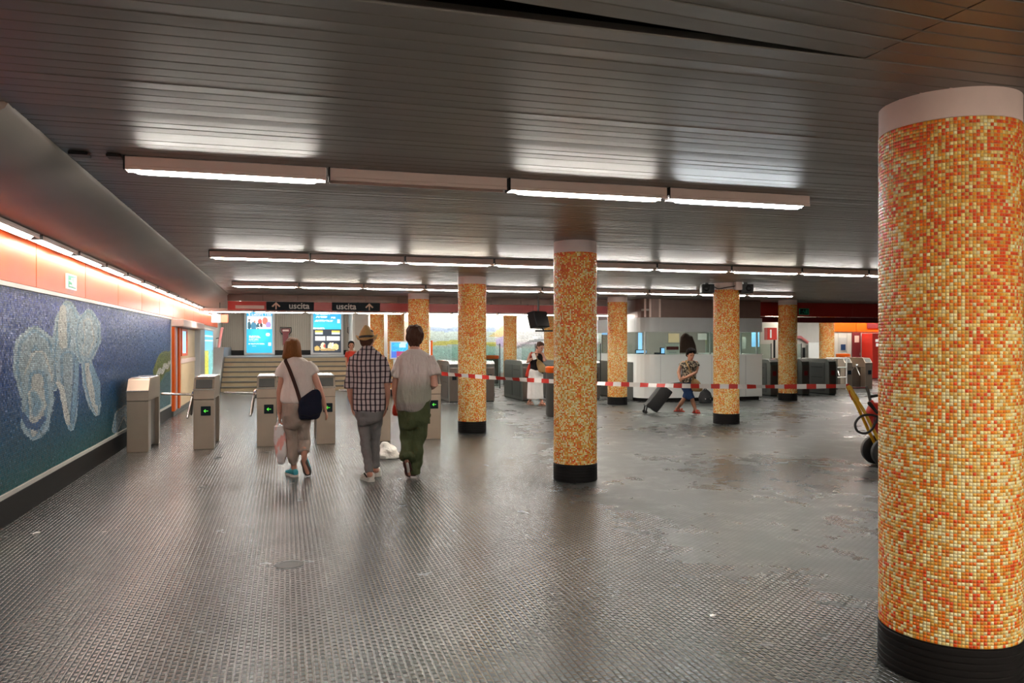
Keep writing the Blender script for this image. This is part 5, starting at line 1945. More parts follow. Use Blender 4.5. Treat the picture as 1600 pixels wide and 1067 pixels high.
# arms
aL = [J(447, 569), J(440.5, 592, 0.0), J(437.5, 613, 0.0), J(437.5, 632, 0.02), J(437, 647, 0.03)]
w1.limb(aL, [0.050, 0.045, 0.040, 0.036, 0.026])
w1.hand(aL[-1], J(437.5, 660, 0.02) - aL[-1], VR * 0.9 + VF * 0.2, VF, 0.165, 0.75)
aR = [J(482, 569), J(492, 588, 0), J(499.5, 609, -0.02), J(504, 624, 0.0), J(507.5, 637, 0.03)]
w1.limb(aR, [0.050, 0.046, 0.041, 0.037, 0.026])
w1.hand(aR[-1], J(512, 653, 0.05) - aR[-1], -VR + VF * 0.3, VF, 0.165, 0.3)
# legs
heelL, toeL = ground(462.5, 745.5), ground(449, 740.5)
w1.limb([J(455, 648), J(456, 670, 0.02), J(457, 690, 0.03), J(457.5, 705, 0.0), J(459.5, 730, 0.05), J(460, 738, 0.07)], [0.095, 0.075, 0.058, 0.052, 0.036, 0.036])
heelR = J(474.5, 722, -0.05)
toeR = ground(482, 744.5)
w1.limb([J(475, 648), J(475, 670, 0.04), J(475, 688, 0.06), J(475.5, 701, -0.02), J(475.5, 713, -0.02)], [0.095, 0.075, 0.058, 0.044, 0.037])
w1.foot(heelL, toeL, 0.085, J(460, 735, 0.07))
upR = (-VF * 0.10 + UP * 0.0 + VF * 1.0).normalized()
w1.body.tube([J(475.5, 711, -0.02), J(475.5, 722, 0.02), J(481, 738, 0.05)], [0.036, 0.034, 0.028], 10)
w1.skin()
w1.face_bits('hair_red')
w1.shoe(heelL, toeL, 0.092, 'shoe_blue', 'sole_pale', 0.078)
w1.shoe(J(473.5, 718.5, -0.02), toeR + Vector((0, 0, 0.01)), 0.092, 'shoe_blue', 'sole_dark', 0.078, up=VF + UP * 0.25)
# hair: bob to the neck
hb = MB()
c, fc, up, sd, f = w1.hd
hb.loft([(c + up * 0.238 * f - fc * 0.010, sd * 0.022, fc * 0.03), (c + up * 0.225 * f - fc * 0.010, sd * 0.055, fc * 0.07), (c + up * 0.19 * f - fc * 0.016, sd * 0.082, fc * 0.094), (c + up * 0.14 * f - fc * 0.028, sd * 0.093, fc * 0.092), (c + up * 0.09 * f - fc * 0.040, sd * 0.098, fc * 0.080), (c + up * 0.04 * f - fc * 0.046, sd * 0.106, fc * 0.066), (c - up * 0.005 * f - fc * 0.046, sd * 0.112, fc * 0.052), (c - up * 0.022 * f - fc * 0.046, sd * 0.100, fc * 0.040)], 24, 2.2)
w1.cloth(hb, 'hair', 'hair_red', 0.007, 2, 0.012, 26, 0.15)
sh = MB()
w1.rings([(628, 463, 23.0, 0.135), (624, 463, 24.2, 0.138), (612, 464, 23.5, 0.132), (596, 465, 21.5, 0.125), (580, 465.5, 21.5, 0.125), (571, 465, 21, 0.112), (565.5, 464, 18.5, 0.090), (561.5, 463, 12.5, 0.075), (559.5, 462.5, 9.5, 0.066)], VR, VF, sh)
sh.tube([J(449, 569), J(440.5, 580), J(436.5, 588)], [0.062, 0.066, 0.064], 14, False)
sh.tube([J(480, 569), J(487, 577), J(491.5, 584)], [0.062, 0.066, 0.064], 14, False)
w1.cloth(sh, 'blouse', 'blouse', 0.009, 3, 0.024, 8, 0.5)
tr = MB()
w1.rings([(668, 456, 9.5, 0.095), (655, 464, 20.5, 0.125), (642, 463.5, 21.8, 0.135), (630, 463.5, 21.5, 0.13), (622, 463.5, 20, 0.118)], VR, VF, tr)
tr.tube([J(454.5, 645), J(455, 665, 0.02), J(456.5, 688, 0.03), J(457.5, 705, 0.02), J(458.5, 723, 0.05)], [0.100, 0.078, 0.064, 0.060, 0.060], 14, False)
tr.tube([J(474, 645), J(474.8, 665, 0.04), J(474.5, 688, 0.06), J(475.3, 706, -0.01)], [0.100, 0.078, 0.066, 0.062], 14, False)
w1.cloth(tr, 'trousers', 'khaki', 0.009, 3, 0.024, 10, 1.0)
MB().tube([J(437 - 3.3, 645, 0.03), J(437, 645.6, 0.0), J(440.3, 645, 0.03)], 0.006, 8).build('bracelet', 'chrome', w1.root)
# shoulder bag
bg = thing('shoulder_bag', 'navy shoulder bag hanging at the woman\'s right hip', 'bag', J(486, 632, -0.16))
b = MB()
bw = lambda px, py, hw, dp, dy=-0.135: (J(px, py, dy), (VR * hw / w1.k), VF * dp)
b.loft([bw(483, 654.5, 12, 0.045), bw(483.5, 652, 14.5, 0.055), bw(485, 641, 17.5, 0.062), bw(485.5, 629, 17, 0.055), bw(487, 621, 16, 0.035), bw(491.5, 613, 8, 0.022), bw(492, 609, 4, 0.014)], 18, 3.0)
link_mesh('body', remesh(b, 'body', 'navy', world_loc(bg), 0.010, 3, 0.010, 10), bg)
stp = [J(446, 563.5, -0.085), J(451, 574, -0.135), J(458, 592, -0.142), J(464, 609, -0.148), J(469, 626, -0.155), J(471.5, 636, -0.165)]
MB().tube(stp, 0.021, 8, True, (VF, 0.25)).build('strap', 'browncloth', bg)
MB().tube([J(446, 563.5, -0.085), J(449, 560.8, -0.02), J(452, 563, 0.06), J(462, 590, 0.145), J(478, 618, 0.15), J(490, 626, 0.06), J(494, 622, -0.08)], 0.018, 8, True, (VF, 0.4)).build('strap', 'browncloth', bg)
MB().tube([J(469, 648, -0.202), J(485, 651, -0.206), J(501, 645, -0.202)], 0.004, 6).build('seam', 'black', bg)
# carrier bag
cbg = thing('carrier_bag', 'white and pink plastic carrier bag held in woman\'s left hand', 'bag', J(438, 690, 0.02))
b = MB()
bw = lambda px, py, hw, dp, dy=0.03: (J(px, py, dy), (VR * hw / w1.k), VF * dp)
b.loft([bw(438.5, 724, 3.5, 0.025), bw(439.5, 720, 6, 0.04), bw(440.5, 708, 8.8, 0.055), bw(438.5, 690, 9.5, 0.055), bw(437.5, 672, 9.2, 0.04), bw(437.5, 666, 8.2, 0.025)], 18, 3.0)
link_mesh('body', remesh(b, 'body', 'carrier', world_loc(cbg), 0.010, 3, 0.014, 12), cbg)
MB().tube([J(431, 667, 0.03), J(435, 660, 0.03), J(437.5, 654, 0.02), J(440, 660, 0.03), J(444.5, 667, 0.03)], 0.012, 8, True, (VF, 0.3)).build('handle', 'carrier', cbg)

# ---------------------------------------------------------------- man in plaid shirt and straw hat
m1 = Person('man seen from behind in plaid shirt and grey skinny jeans', 9.25, 577)
J = m1.J
m1.rings([(660, 577, 14, 0.085), (645, 577, 20, 0.105), (635, 577, 20.5, 0.10), (610, 576, 19.5, 0.095), (580, 575.5, 22, 0.105), (563, 575, 22.5, 0.095), (556, 575, 19, 0.075), (549, 574.5, 10, 0.058)], VR, VF)
m1.limb([J(574.5, 553), J(574, 545, 0.01), J(574, 537, 0.02)], [0.065, 0.056, 0.056])
m1.head(J(573.5, 545.5, 0.03), VF + VR * 0.1, (UP + VF * 0.12), 0.23)
aL = [J(553, 561), J(549.5, 582), J(546.5, 602), J(548.3, 618, 0.02), J(550, 630, 0.05)]
m1.limb(aL, [0.052, 0.046, 0.042, 0.038, 0.027])
m1.hand(aL[-1], J(551.5, 643, 0.06) - aL[-1], VR + VF * 0.2, VF, 0.18, 0.35)
aR = [J(598, 560), J(602, 582), J(605, 600, -0.02), J(605, 618, 0.02), J(604, 632, 0.06)]
m1.limb(aR, [0.052, 0.046, 0.042, 0.038, 0.027])
m1.hand(aR[-1], J(602, 646, 0.09) - aR[-1], -VR + VF * 0.2, VF, 0.18, 0.35)
hL, tL = ground(581.5, 753), ground(566.5, 747.5)
hR, tR = ground(591, 745), ground(581, 739)
m1.limb([J(567.5, 645), J(569.5, 668, 0.03), J(571, 685, 0.03), J(571.5, 698, 0.0), J(575.5, 722, -0.07), J(577.5, 741, -0.11)], [0.085, 0.066, 0.052, 0.050, 0.037, 0.035])
m1.limb([J(586.5, 645), J(586, 668, 0.10), J(586, 685, 0.14), J(586.3, 698, 0.14), J(586.8, 720, 0.20), J(587.5, 734, 0.22)], [0.085, 0.066, 0.052, 0.050, 0.037, 0.035])
m1.foot(hL, tL, 0.095, J(578, 741, -0.12))
m1.foot(hR, tR, 0.095, J(588, 734, 0.22))
m1.skin()
m1.face_bits()
m1.shoe(hL, tL, 0.10, 'shoe_white', 'sole_pale', 0.10)
m1.shoe(hR, tR, 0.10, 'shoe_white', 'sole_pale', 0.10)
for k, (h_, t_) in enumerate(((hL, tL), (hR, tR))):
    ax_ = (t_ - h_).normalized()
    sd_ = ax_.cross(UP)
    for fr in (0.40, 0.55, 0.68):
        q = h_ + (t_ - h_) * fr
        hh = 0.118 - fr * 0.075
        MB().tube([q - sd_ * 0.040 + UP * (hh - 0.035), q - sd_ * 0.02 + UP * hh, q + sd_ * 0.02 + UP * hh, q + sd_ * 0.040 + UP * (hh - 0.035)], 0.006, 6).build('lace', 'hair_black', m1.root)
    q = h_ + (t_ - h_) * 0.3
    MB().tube([h_ + ax_ * 0.05 - sd_ * 0.043 + UP * 0.055, h_ + ax_ * 0.12 - sd_ * 0.045 + UP * 0.085], 0.009, 6).build('side_stripe', 'hair_black', m1.root)
hb = MB()
c, fc, up, sd, f = m1.hd
hb.loft([(c + up * 0.235 * f - fc * 0.008, sd * 0.03, fc * 0.04), (c + up * 0.21 * f - fc * 0.012, sd * 0.066, fc * 0.08), (c + up * 0.15 * f - fc * 0.022, sd * 0.081, fc * 0.088), (c + up * 0.09 * f - fc * 0.034, sd * 0.078, fc * 0.072), (c + up * 0.05 * f - fc * 0.045, sd * 0.060, fc * 0.045), (c + up * 0.03 * f - fc * 0.045, sd * 0.045, fc * 0.03)], 22, 2.2)
m1.cloth(hb, 'hair', 'hair_brown', 0.007, 2, 0.006, 30, 0.2)
sh = MB()
m1.rings([(641.5, 577, 24.0, 0.118), (638, 577, 25.0, 0.122), (620, 576.5, 24.3, 0.118), (600, 576, 24.0, 0.115), (580, 575.5, 25.0, 0.120), (566, 575.2, 25.2, 0.112), (558, 575, 24, 0.095), (552, 575, 18, 0.080), (547.5, 574.5, 11.5, 0.072), (542, 574, 9, 0.066)], VR, VF, sh)
sh.tube([J(555, 560), J(549.5, 580), J(546.5, 597), J(546, 605.5)], [0.060, 0.060, 0.056, 0.056], 14, False)
sh.tube([J(596, 559.5), J(601.5, 578), J(604.5, 590, -0.01), J(605, 597.5, -0.02)], [0.060, 0.060, 0.056, 0.056], 14, False)
so = m1.cloth(sh, 'shirt', 'plaid', 0.009, 3, 0.020, 8, 0.5)
for pts_ in ([J(546.3, 600), J(546, 606.5)], [J(604.7, 592.5, -0.015), J(605, 598.5, -0.02)]):
    MB().tube(pts_, 0.062, 16, False).build('rolled_cuff', 'plaid', so, origin=m1.o)
MB().tube([J(566, 545, -0.045), J(574, 547.5, -0.075), J(582, 545, -0.045)], 0.014, 8).build('collar', 'plaid', so, origin=m1.o)
tr = MB()
m1.rings([(664, 569, 8.5, 0.09), (655, 577, 19.0, 0.108), (645, 577, 21.5, 0.116), (634, 577, 21.5, 0.11)], VR, VF, tr)
tr.tube([J(567, 643), J(569.3, 668, 0.03), J(571, 686, 0.03), J(571.8, 700, 0.0), J(575.3, 722, -0.07), J(577.3, 738, -0.10)], [0.092, 0.071, 0.057, 0.054, 0.045, 0.043], 14, False)
tr.tube([J(587, 643), J(586.2, 668, 0.10), J(586, 686, 0.14), J(586.3, 700, 0.14), J(587, 720, 0.20), J(587.6, 729, 0.22)], [0.090, 0.070, 0.056, 0.053, 0.045, 0.043], 14, False)
m1.cloth(tr, 'jeans', 'greyjean', 0.008, 3, 0.013, 13, 1.3)
# straw hat
hat = thing('straw_hat', 'straw fedora with dark band worn by man in plaid shirt', 'hat', J(573, 525, 0.02))
c, fc, up, sd, f = m1.hd
hu = (UP + VF * 0.10 - VR * 0.06).normalized()
hf = (VF - hu * VF.dot(hu)).normalized()
hsd = hf.cross(hu)
hc = c + up * 0.118 * f - fc * 0.01


def hat_ring(z, a, bb, off=0.0, n=36, dip=0.0, lift=0.0):
    out = []
    for k in range(n):
        t = 2 * math.pi * k / n
        q = hc + hu * (z + lift * abs(math.cos(t)) ** 2 - dip * math.sin(t)) + hsd * a * math.cos(t) + hf * (bb * math.sin(t) + off)
        out.append(q)
    return out


def ring_skin(rings, closed_top=True):
    n = len(rings[0])
    vs = [v for r in rings for v in r]
    fs = []
    for i in range(len(rings) - 1):
        for k in range(n):
            fs.append([i * n + k, i * n + (k + 1) % n, (i + 1) * n + (k + 1) % n, (i + 1) * n + k])
    if closed_top:
        fs.append([(len(rings) - 1) * n + k for k in range(n)])
    return MB().add(vs, fs)


crown = []
for z, a, bb in ((0.0, 0.092, 0.110), (0.03, 0.090, 0.108), (0.065, 0.080, 0.102), (0.095, 0.065, 0.095), (0.120, 0.048, 0.088), (0.142, 0.030, 0.080), (0.152, 0.016, 0.072)):
    crown.append(hat_ring(z, a, bb))
# pinched crease: pull the centre line of the top down, peaks at the back
crown.append([v - hu * 0.022 for v in hat_ring(0.150, 0.006, 0.055)])
ring_skin(crown).build('crown', 'straw', hat, smooth=True)
brim = [hat_ring(0.006, 0.090, 0.108), hat_ring(-0.006, 0.108, 0.128, dip=-0.004, lift=0.012), hat_ring(-0.012, 0.120, 0.146, dip=-0.012, lift=0.038), hat_ring(-0.010, 0.126, 0.156, dip=-0.018, lift=0.060),
        hat_ring(-0.017, 0.124, 0.154, dip=-0.018, lift=0.058), hat_ring(-0.016, 0.108, 0.128, dip=-0.004, lift=0.010), hat_ring(-0.006, 0.088, 0.106)]
ring_skin(brim, False).build('brim', 'straw', hat, smooth=True)
ring_skin([hat_ring(0.004, 0.0925, 0.1105), hat_ring(0.012, 0.0935, 0.1115), hat_ring(0.030, 0.0915, 0.1095), hat_ring(0.032, 0.088, 0.106)], False).build('hat_band', 'hatband', hat, smooth=True)

# ---------------------------------------------------------------- man in the faded tee
m2 = Person('man seen from behind in faded white tee and olive trousers', 9.34, 648)
J = m2.J
m2.rings([(660, 648, 14, 0.085), (645, 648, 20, 0.105), (632, 648, 20, 0.10), (610, 648, 19.5, 0.095), (580, 648.5, 21.5, 0.105), (563, 649, 22, 0.095), (556, 649, 19, 0.075), (549, 649, 10, 0.06)], VR, VF)
m2.limb([J(649, 552), J(648.5, 544, 0.01), J(648, 536, 0.02)], [0.066, 0.057, 0.057])
m2.head(J(648, 541.5, 0.03), VF - VR * 0.12, UP, 0.225)
aL = [J(627, 560), J(620, 582), J(617.5, 604, 0.0), J(618.5, 620, 0.04), J(620, 632, 0.08)]
m2.limb(aL, [0.052, 0.047, 0.043, 0.038, 0.028])
m2.hand(aL[-1], J(621.5, 646, 0.10) - aL[-1], VR + VF * 0.2, VF, 0.18, 0.9)
aR = [J(671, 560), J(677.5, 582, -0.02), J(679, 601, -0.05), J(674.5, 604, 0.10), J(669, 603, 0.20)]
m2.limb(aR, [0.052, 0.047, 0.044, 0.040, 0.028])
m2.hand(aR[-1], VF * 0.8 - VR * 0.5 + UP * 0.1, -VR * 0.5 - VF * 0.3, UP, 0.18, 0.5)
hL2 = J(634.5, 721, -0.08)
tL2 = ground(641, 747)
hR2, tR2 = ground(646, 747.5), ground(650.5, 738)
m2.limb([J(638, 648), J(637, 672, 0.04), J(636.5, 690, 0.05), J(635.8, 703, -0.04), J(635.5, 716, -0.09)], [0.088, 0.070, 0.056, 0.050, 0.038])
m2.limb([J(659, 648), J(655.5, 672, 0.05), J(652, 690, 0.05), J(650, 706, 0.03), J(648, 730, 0.06), J(647.5, 740, 0.08)], [0.088, 0.070, 0.056, 0.052, 0.040, 0.036])
m2.foot(hR2, tR2, 0.095, J(647.5, 738, 0.08))
m2.body.tube([J(635.5, 714, -0.09), J(636, 724, -0.02), J(640, 740, 0.05)], [0.037, 0.036, 0.030], 10)
m2.skin()
m2.face_bits()
m2.shoe(hL2, tL2 + Vector((0, 0, 0.012)), 0.098, 'shoe_brown', 'shoe_brown', 0.09, up=VF + UP * 0.3)
ax_ = (tL2 - hL2).normalized()
MB().tube([hL2 + ax_ * 0.03 - VF * 0.012 + VR * 0.012, hL2 + ax_ * 0.12 - VF * 0.014 + VR * 0.008, hL2 + ax_ * 0.15 - VF * 0.012], 0.016, 8, True, (VF, 0.3)).build('sole_patch', 'sole_pale', m2.root)
m2.shoe(hR2, tR2, 0.098, 'shoe_brown', 'sole_pale', 0.09)
hb = MB()
c, fc, up, sd, f = m2.hd
hb.loft([(c + up * 0.243 * f - fc * 0.010, sd * 0.03, fc * 0.04), (c + up * 0.232 * f - fc * 0.010, sd * 0.058, fc * 0.072), (c + up * 0.20 * f - fc * 0.012, sd * 0.086, fc * 0.098), (c + up * 0.15 * f - fc * 0.018, sd * 0.094, fc * 0.098), (c + up * 0.10 * f - fc * 0.030, sd * 0.091, fc * 0.085), (c + up * 0.055 * f - fc * 0.042, sd * 0.076, fc * 0.060), (c + up * 0.018 * f - fc * 0.046, sd * 0.050, fc * 0.036), (c + up * 0.005 * f - fc * 0.046, sd * 0.036, fc * 0.025)], 24, 2.2)
m2.cloth(hb, 'hair', 'hair_brown', 0.006, 1, 0.020, 30, 0.55)
sh = MB()
m2.rings([(640, 644, 20.5, 0.125), (636, 646, 23.5, 0.128), (625, 648, 24.8, 0.128), (605, 648.3, 24.3, 0.122), (585, 648.5, 24.5, 0.125), (568, 648.8, 25.2, 0.118), (559, 649, 24.5, 0.10), (552.5, 649, 19, 0.085), (548.5, 649, 12.5, 0.078), (546.5, 649, 10, 0.072)], VR, VF, sh)
sh.tube([J(629, 559.5), J(621.5, 576), J(617.5, 588)], [0.062, 0.068, 0.070], 14, False)
sh.tube([J(669, 559.5), J(675.5, 574, -0.01), J(678.5, 586, -0.03)], [0.062, 0.068, 0.070], 14, False)
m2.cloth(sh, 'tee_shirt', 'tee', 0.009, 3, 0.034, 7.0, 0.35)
tr = MB()
m2.rings([(668, 638, 9.5, 0.10), (655, 648, 20.5, 0.118), (645, 648, 22, 0.122), (630, 648.5, 22, 0.115), (622, 650, 20, 0.105)], VR, VF, tr)
tr.tube([J(637.5, 646), J(636.5, 670, 0.04), J(636.3, 688, 0.05), J(636, 702, -0.02), J(637, 716, -0.09)], [0.102, 0.085, 0.072, 0.070, 0.073], 14, False)
tr.tube([J(659.5, 646), J(656.5, 670, 0.05), J(653, 690, 0.05), J(651, 706, 0.03), J(649, 728, 0.06), J(648.8, 739, 0.07)], [0.098, 0.082, 0.070, 0.066, 0.062, 0.060], 14, False)
m2.cloth(tr, 'trousers', 'olive', 0.009, 3, 0.030, 9, 1.0)
MB().box(-0.012, 0.012, -0.004, 0.004, -0.03, 0.03, 0.002, None, Matrix.Translation(J(670.5, 658, 0.02)) @ Matrix.Rotation(-YAW, 4, 'Z')).build('pocket_tab', 'olive', m2.root)
# red bag in his left hand
rb = thing('red_bag', 'red bag with striped top in hand of man in faded tee', 'bag', J(621, 630, 0.12))
b = MB()
bw = lambda px, py, hw, dp, dy=0.13: (J(px, py, dy), (VR * hw / m2.k), VF * dp)
b.loft([bw(620.5, 649, 5.5, 0.03), bw(620.5, 646, 7, 0.04), bw(621, 636, 7, 0.045), bw(621.5, 628, 5.5, 0.04), bw(622, 625, 4, 0.03)], 16, 2.6)
link_mesh('body', remesh(b, 'body', 'redcloth', world_loc(rb), 0.009, 3, 0.008, 12), rb)
for k in range(5):
    b = MB()
    za, zb = 624.5 - k * 5.4, 624.5 - (k + 1) * 5.4 + 0.1
    b.loft([bw(622, za, 4.2, 0.03), bw(622, zb, 4.4, 0.03)], 14, 2.6)
    b.build('stripe', 'redcloth' if k % 2 == 1 else 'paper', rb, smooth=True)

# ---------------------------------------------------------------- person in red behind the hat
p5 = Person('person with dark hair in red top, mostly hidden by straw hat', 23.6, 549)
J = p5.J
p5.rings([(570, 549, 4.0, 0.10), (560, 549, 5.0, 0.11), (551, 549, 6.2, 0.10), (547, 549, 3.5, 0.07)], VR, VF)
p5.limb([J(549, 549), J(549, 543)], [0.06, 0.055])
p5.head(J(549, 545.5, -0.02), -VF + VR * 0.3, UP, 0.22)
for k in (-1, 1):
    p5.limb([J(549 + 6 * k, 550), J(549 + 7.5 * k, 560), J(549 + 7 * k, 570, -0.1)], [0.05, 0.042, 0.03])
    p5.hand(J(549 + 7 * k, 570, -0.1), -UP, VR * -k, -VF, 0.17, 0.4)
    p5.limb([J(549 + 2.3 * k, 568), J(549 + 2.3 * k, 594), J(549 + 2.3 * k, 615)], [0.085, 0.058, 0.04])
    q = J(549 + 2.3 * k, 615)
    q.z = 0
    p5.foot(q + VF * 0.05, q - VF * 0.18, 0.09, J(549 + 2.3 * k, 614))
    p5.shoe(q + VF * 0.06, q - VF * 0.19, 0.095, 'shoe_brown', 'sole_dark', 0.08)
p5.skin('skin2', 0.009)
p5.face_bits('hair_black')
c, fc, up, sd, f = p5.hd
hb = MB()
hb.loft([(c + up * 0.24 - fc * 0.01, sd * 0.04, fc * 0.05), (c + up * 0.20 - fc * 0.02, sd * 0.085, fc * 0.095), (c + up * 0.13 - fc * 0.035, sd * 0.092, fc * 0.085), (c + up * 0.05 - fc * 0.045, sd * 0.085, fc * 0.065), (c + up * 0.02 - fc * 0.05, sd * 0.05, fc * 0.04)], 18, 2.2)
p5.cloth(hb, 'hair', 'hair_black', 0.010, 2, 0.008, 20)
sh = MB()
p5.rings([(572, 549, 5.4, 0.125), (560, 549, 5.6, 0.12), (552, 549, 6.6, 0.115), (548.5, 549, 4.2, 0.085)], VR, VF, sh)
for k in (-1, 1):
    sh.tube([J(549 + 5.5 * k, 550.5), J(549 + 7.2 * k, 558)], [0.06, 0.06], 12, False)
p5.cloth(sh, 'top', 'redcloth', 0.012, 2, 0.008)
tr = MB()
p5.rings([(578, 549, 4.0, 0.10), (570, 549, 5.2, 0.115)], VR, VF, tr)
for k in (-1, 1):
    tr.tube([J(549 + 2.4 * k, 572), J(549 + 2.4 * k, 594), J(549 + 2.3 * k, 614)], [0.10, 0.075, 0.065], 12, False)
p5.cloth(tr, 'trousers', 'denim', 0.012, 2, 0.006)

# ---------------------------------------------------------------- woman in white skirt
w2 = Person('woman in black top and long white skirt looking down', 20.25, 838)
J = w2.J
fc2 = (-VF * 0.75 + VR * 0.65).normalized()
s2 = fc2.cross(UP).normalized()
w2.rings([(606, 837, 8.5, 0.10), (592, 837, 11, 0.125), (580, 838, 10, 0.11), (570, 838.5, 9, 0.10), (558, 838.5, 10.5, 0.115), (552.5, 838.5, 10.5, 0.09), (549.5, 839, 5.5, 0.06)], VR, VF)
w2.limb([J(839, 551.5), J(841, 545.5, -0.03)], [0.055, 0.052])
w2.head(J(842.5, 548.5, -0.04), fc2 + UP * -0.45, UP + fc2 * 0.40, 0.225)
aL = [J(829, 552.5), J(826, 560, -0.02), J(824.5, 566, -0.05), J(828.5, 562.5, -0.18), J(832.5, 559.5, -0.24)]
w2.limb(aL, [0.046, 0.042, 0.039, 0.034, 0.027])
w2.hand(aL[-1], VR * 0.6 + UP * 0.5 - VF * 0.1, VR * 0.6 + VF * 0.5, UP, 0.17, 0.8)
aR = [J(847.5, 552.5), J(850, 558, -0.03), J(850.5, 563.5, -0.06), J(852.5, 562, -0.22), J(853, 561.5, -0.3)]
w2.limb(aR, [0.046, 0.042, 0.039, 0.034, 0.027])
w2.hand(aR[-1], -VF * 0.7 - VR * 0.2, -VR, UP, 0.17, 0.8)
f1, f2 = ground(828, 632), ground(847, 634)
w2.limb([J(832, 600), J(830.5, 612), J(829, 622, 0.06), f1 + UP * 0.09], [0.09, 0.06, 0.05, 0.036])
w2.limb([J(843, 600), J(844, 612), J(845, 622), f2 + UP * 0.09 + VF * 0.05], [0.09, 0.06, 0.05, 0.036])
for q, dr_ in ((f1, (-VF * 0.6 + VR * 0.5)), (f2, (-VF * 0.6 + VR * 0.6))):
    dr_ = dr_.normalized()
    w2.foot(q - dr_ * 0.10, q + dr_ * 0.13, 0.09, q + UP * 0.09)
    so = MB()
    so.loft([(q - dr_ * 0.11 + UP * 0.012, dr_.cross(UP) * 0.032, UP * 0.011), (q + UP * 0.012, dr_.cross(UP) * 0.040, UP * 0.011), (q + dr_ * 0.11 + UP * 0.012, dr_.cross(UP) * 0.045, UP * 0.011), (q + dr_ * 0.15 + UP * 0.012, dr_.cross(UP) * 0.025, UP * 0.010)], 14, 2.6)
    sob = so.build('sandal', 'sandal', w2.root)
    sdv = dr_.cross(UP)
    for t_ in (-0.02, 0.07):
        MB().tube([q + dr_ * t_ - sdv * 0.045 + UP * 0.02, q + dr_ * t_ - sdv * 0.02 + UP * 0.075, q + dr_ * t_ + sdv * 0.02 + UP * 0.075, q + dr_ * t_ + sdv * 0.045 + UP * 0.02], 0.010, 6).build('strap', 'sandal', sob, origin=w2.o)
w2.skin('skin', 0.008)
w2.face_bits()
c, fc, up, sd, f = w2.hd
hb = MB()
hb.loft([(c + up * 0.240 - fc * 0.01, sd * 0.035, fc * 0.045), (c + up * 0.21 - fc * 0.012, sd * 0.080, fc * 0.094), (c + up * 0.16 - fc * 0.025, sd * 0.088, fc * 0.094), (c + up * 0.10 - fc * 0.040, sd * 0.084, fc * 0.075), (c + up * 0.05 - fc * 0.052, sd * 0.068, fc * 0.052), (c + up * 0.03 - fc * 0.055, sd * 0.04, fc * 0.03)], 20, 2.2)
w2.cloth(hb, 'hair', 'hair_brown', 0.008, 2, 0.008, 24)
sh = MB()
w2.rings([(584, 838.5, 10.6, 0.135), (578, 838.5, 10.3, 0.13), (569, 838.8, 9.6, 0.118), (560, 838.8, 10.0, 0.13), (554.5, 838.8, 8.2, 0.11), (552, 838.8, 6.6, 0.085)], VR, VF, sh)
w2.cloth(sh, 'top', 'blackcloth', 0.010, 2, 0.006)
sk = MB()
w2.rings([(622.5, 837, 12.6, 0.21), (615, 837, 12.3, 0.20), (600, 837, 11.8, 0.17), (590, 837.3, 11.4, 0.15), (580, 837.8, 10.6, 0.13), (577, 838, 9.8, 0.115)], VR, VF, sk)
w2.cloth(sk, 'skirt', 'skirt', 0.012, 2, 0.020, 8, 0.15)
hbg = thing('handbag', 'tan handbag carried by woman in white skirt', 'bag', J(846, 572, -0.22))
b = MB()
bw = lambda px, py, hw, dp, dy=-0.22: (J(px, py, dy), (VR * hw / w2.k), VF * dp)
b.loft([bw(847.5, 582, 3.5, 0.03), bw(847, 580, 5.5, 0.05), bw(846, 573, 6.6, 0.055), bw(843, 566.5, 4.8, 0.04), bw(841, 562.5, 1.8, 0.02)], 16, 2.4)
link_mesh('body', remesh(b, 'body', 'tan', world_loc(hbg), 0.012, 2, 0.008), hbg)
MB().tube([J(841, 563, -0.22), J(837, 556, -0.16), J(833, 551.3, -0.02), J(835, 552, 0.08)], 0.014, 8).build('strap', 'tan', hbg)
rbg = thing('red_shoulder_bag', 'red bag hanging behind the arm of woman in white skirt', 'bag', J(825.5, 580, 0.02))
b = MB()
bw = lambda px, py, hw, dp, dy=0.03: (J(px, py, dy), (VR * hw / w2.k), VF * dp)
b.loft([bw(825, 589, 3.5, 0.05), bw(825.3, 586.5, 4.6, 0.06), bw(826.5, 578, 3.8, 0.06), bw(828, 570, 2.2, 0.04), bw(828.5, 566.5, 1.0, 0.02)], 14, 2.4)
link_mesh('body', remesh(b, 'body', 'redcloth', world_loc(rbg), 0.012, 2, 0.008), rbg)
MB().tube([J(828, 568, 0.03), J(829.5, 556, -0.10), J(831, 550.2, -0.02), J(831, 554, 0.12)], 0.015, 8).build('strap', 'redcloth', rbg)
MB().loft([bw(825, 590.5, 3.0, 0.045), bw(825, 588.6, 3.8, 0.055)], 14, 2.4).build('dark_base', 'browncloth', rbg)
pp = thing('paper_leaflet', 'white folded leaflet held by woman in white skirt', 'leaflet', J(834, 557, -0.30))
MB().box(-0.045, 0.045, -0.006, 0.006, -0.08, 0.08, 0.003, None, Matrix.Translation(J(834.3, 557, -0.29)) @ Matrix.Rotation(-YAW, 4, 'Z') @ Matrix.Rotation(R(-18), 4, 'Y')).build('sheet', 'paper', pp)

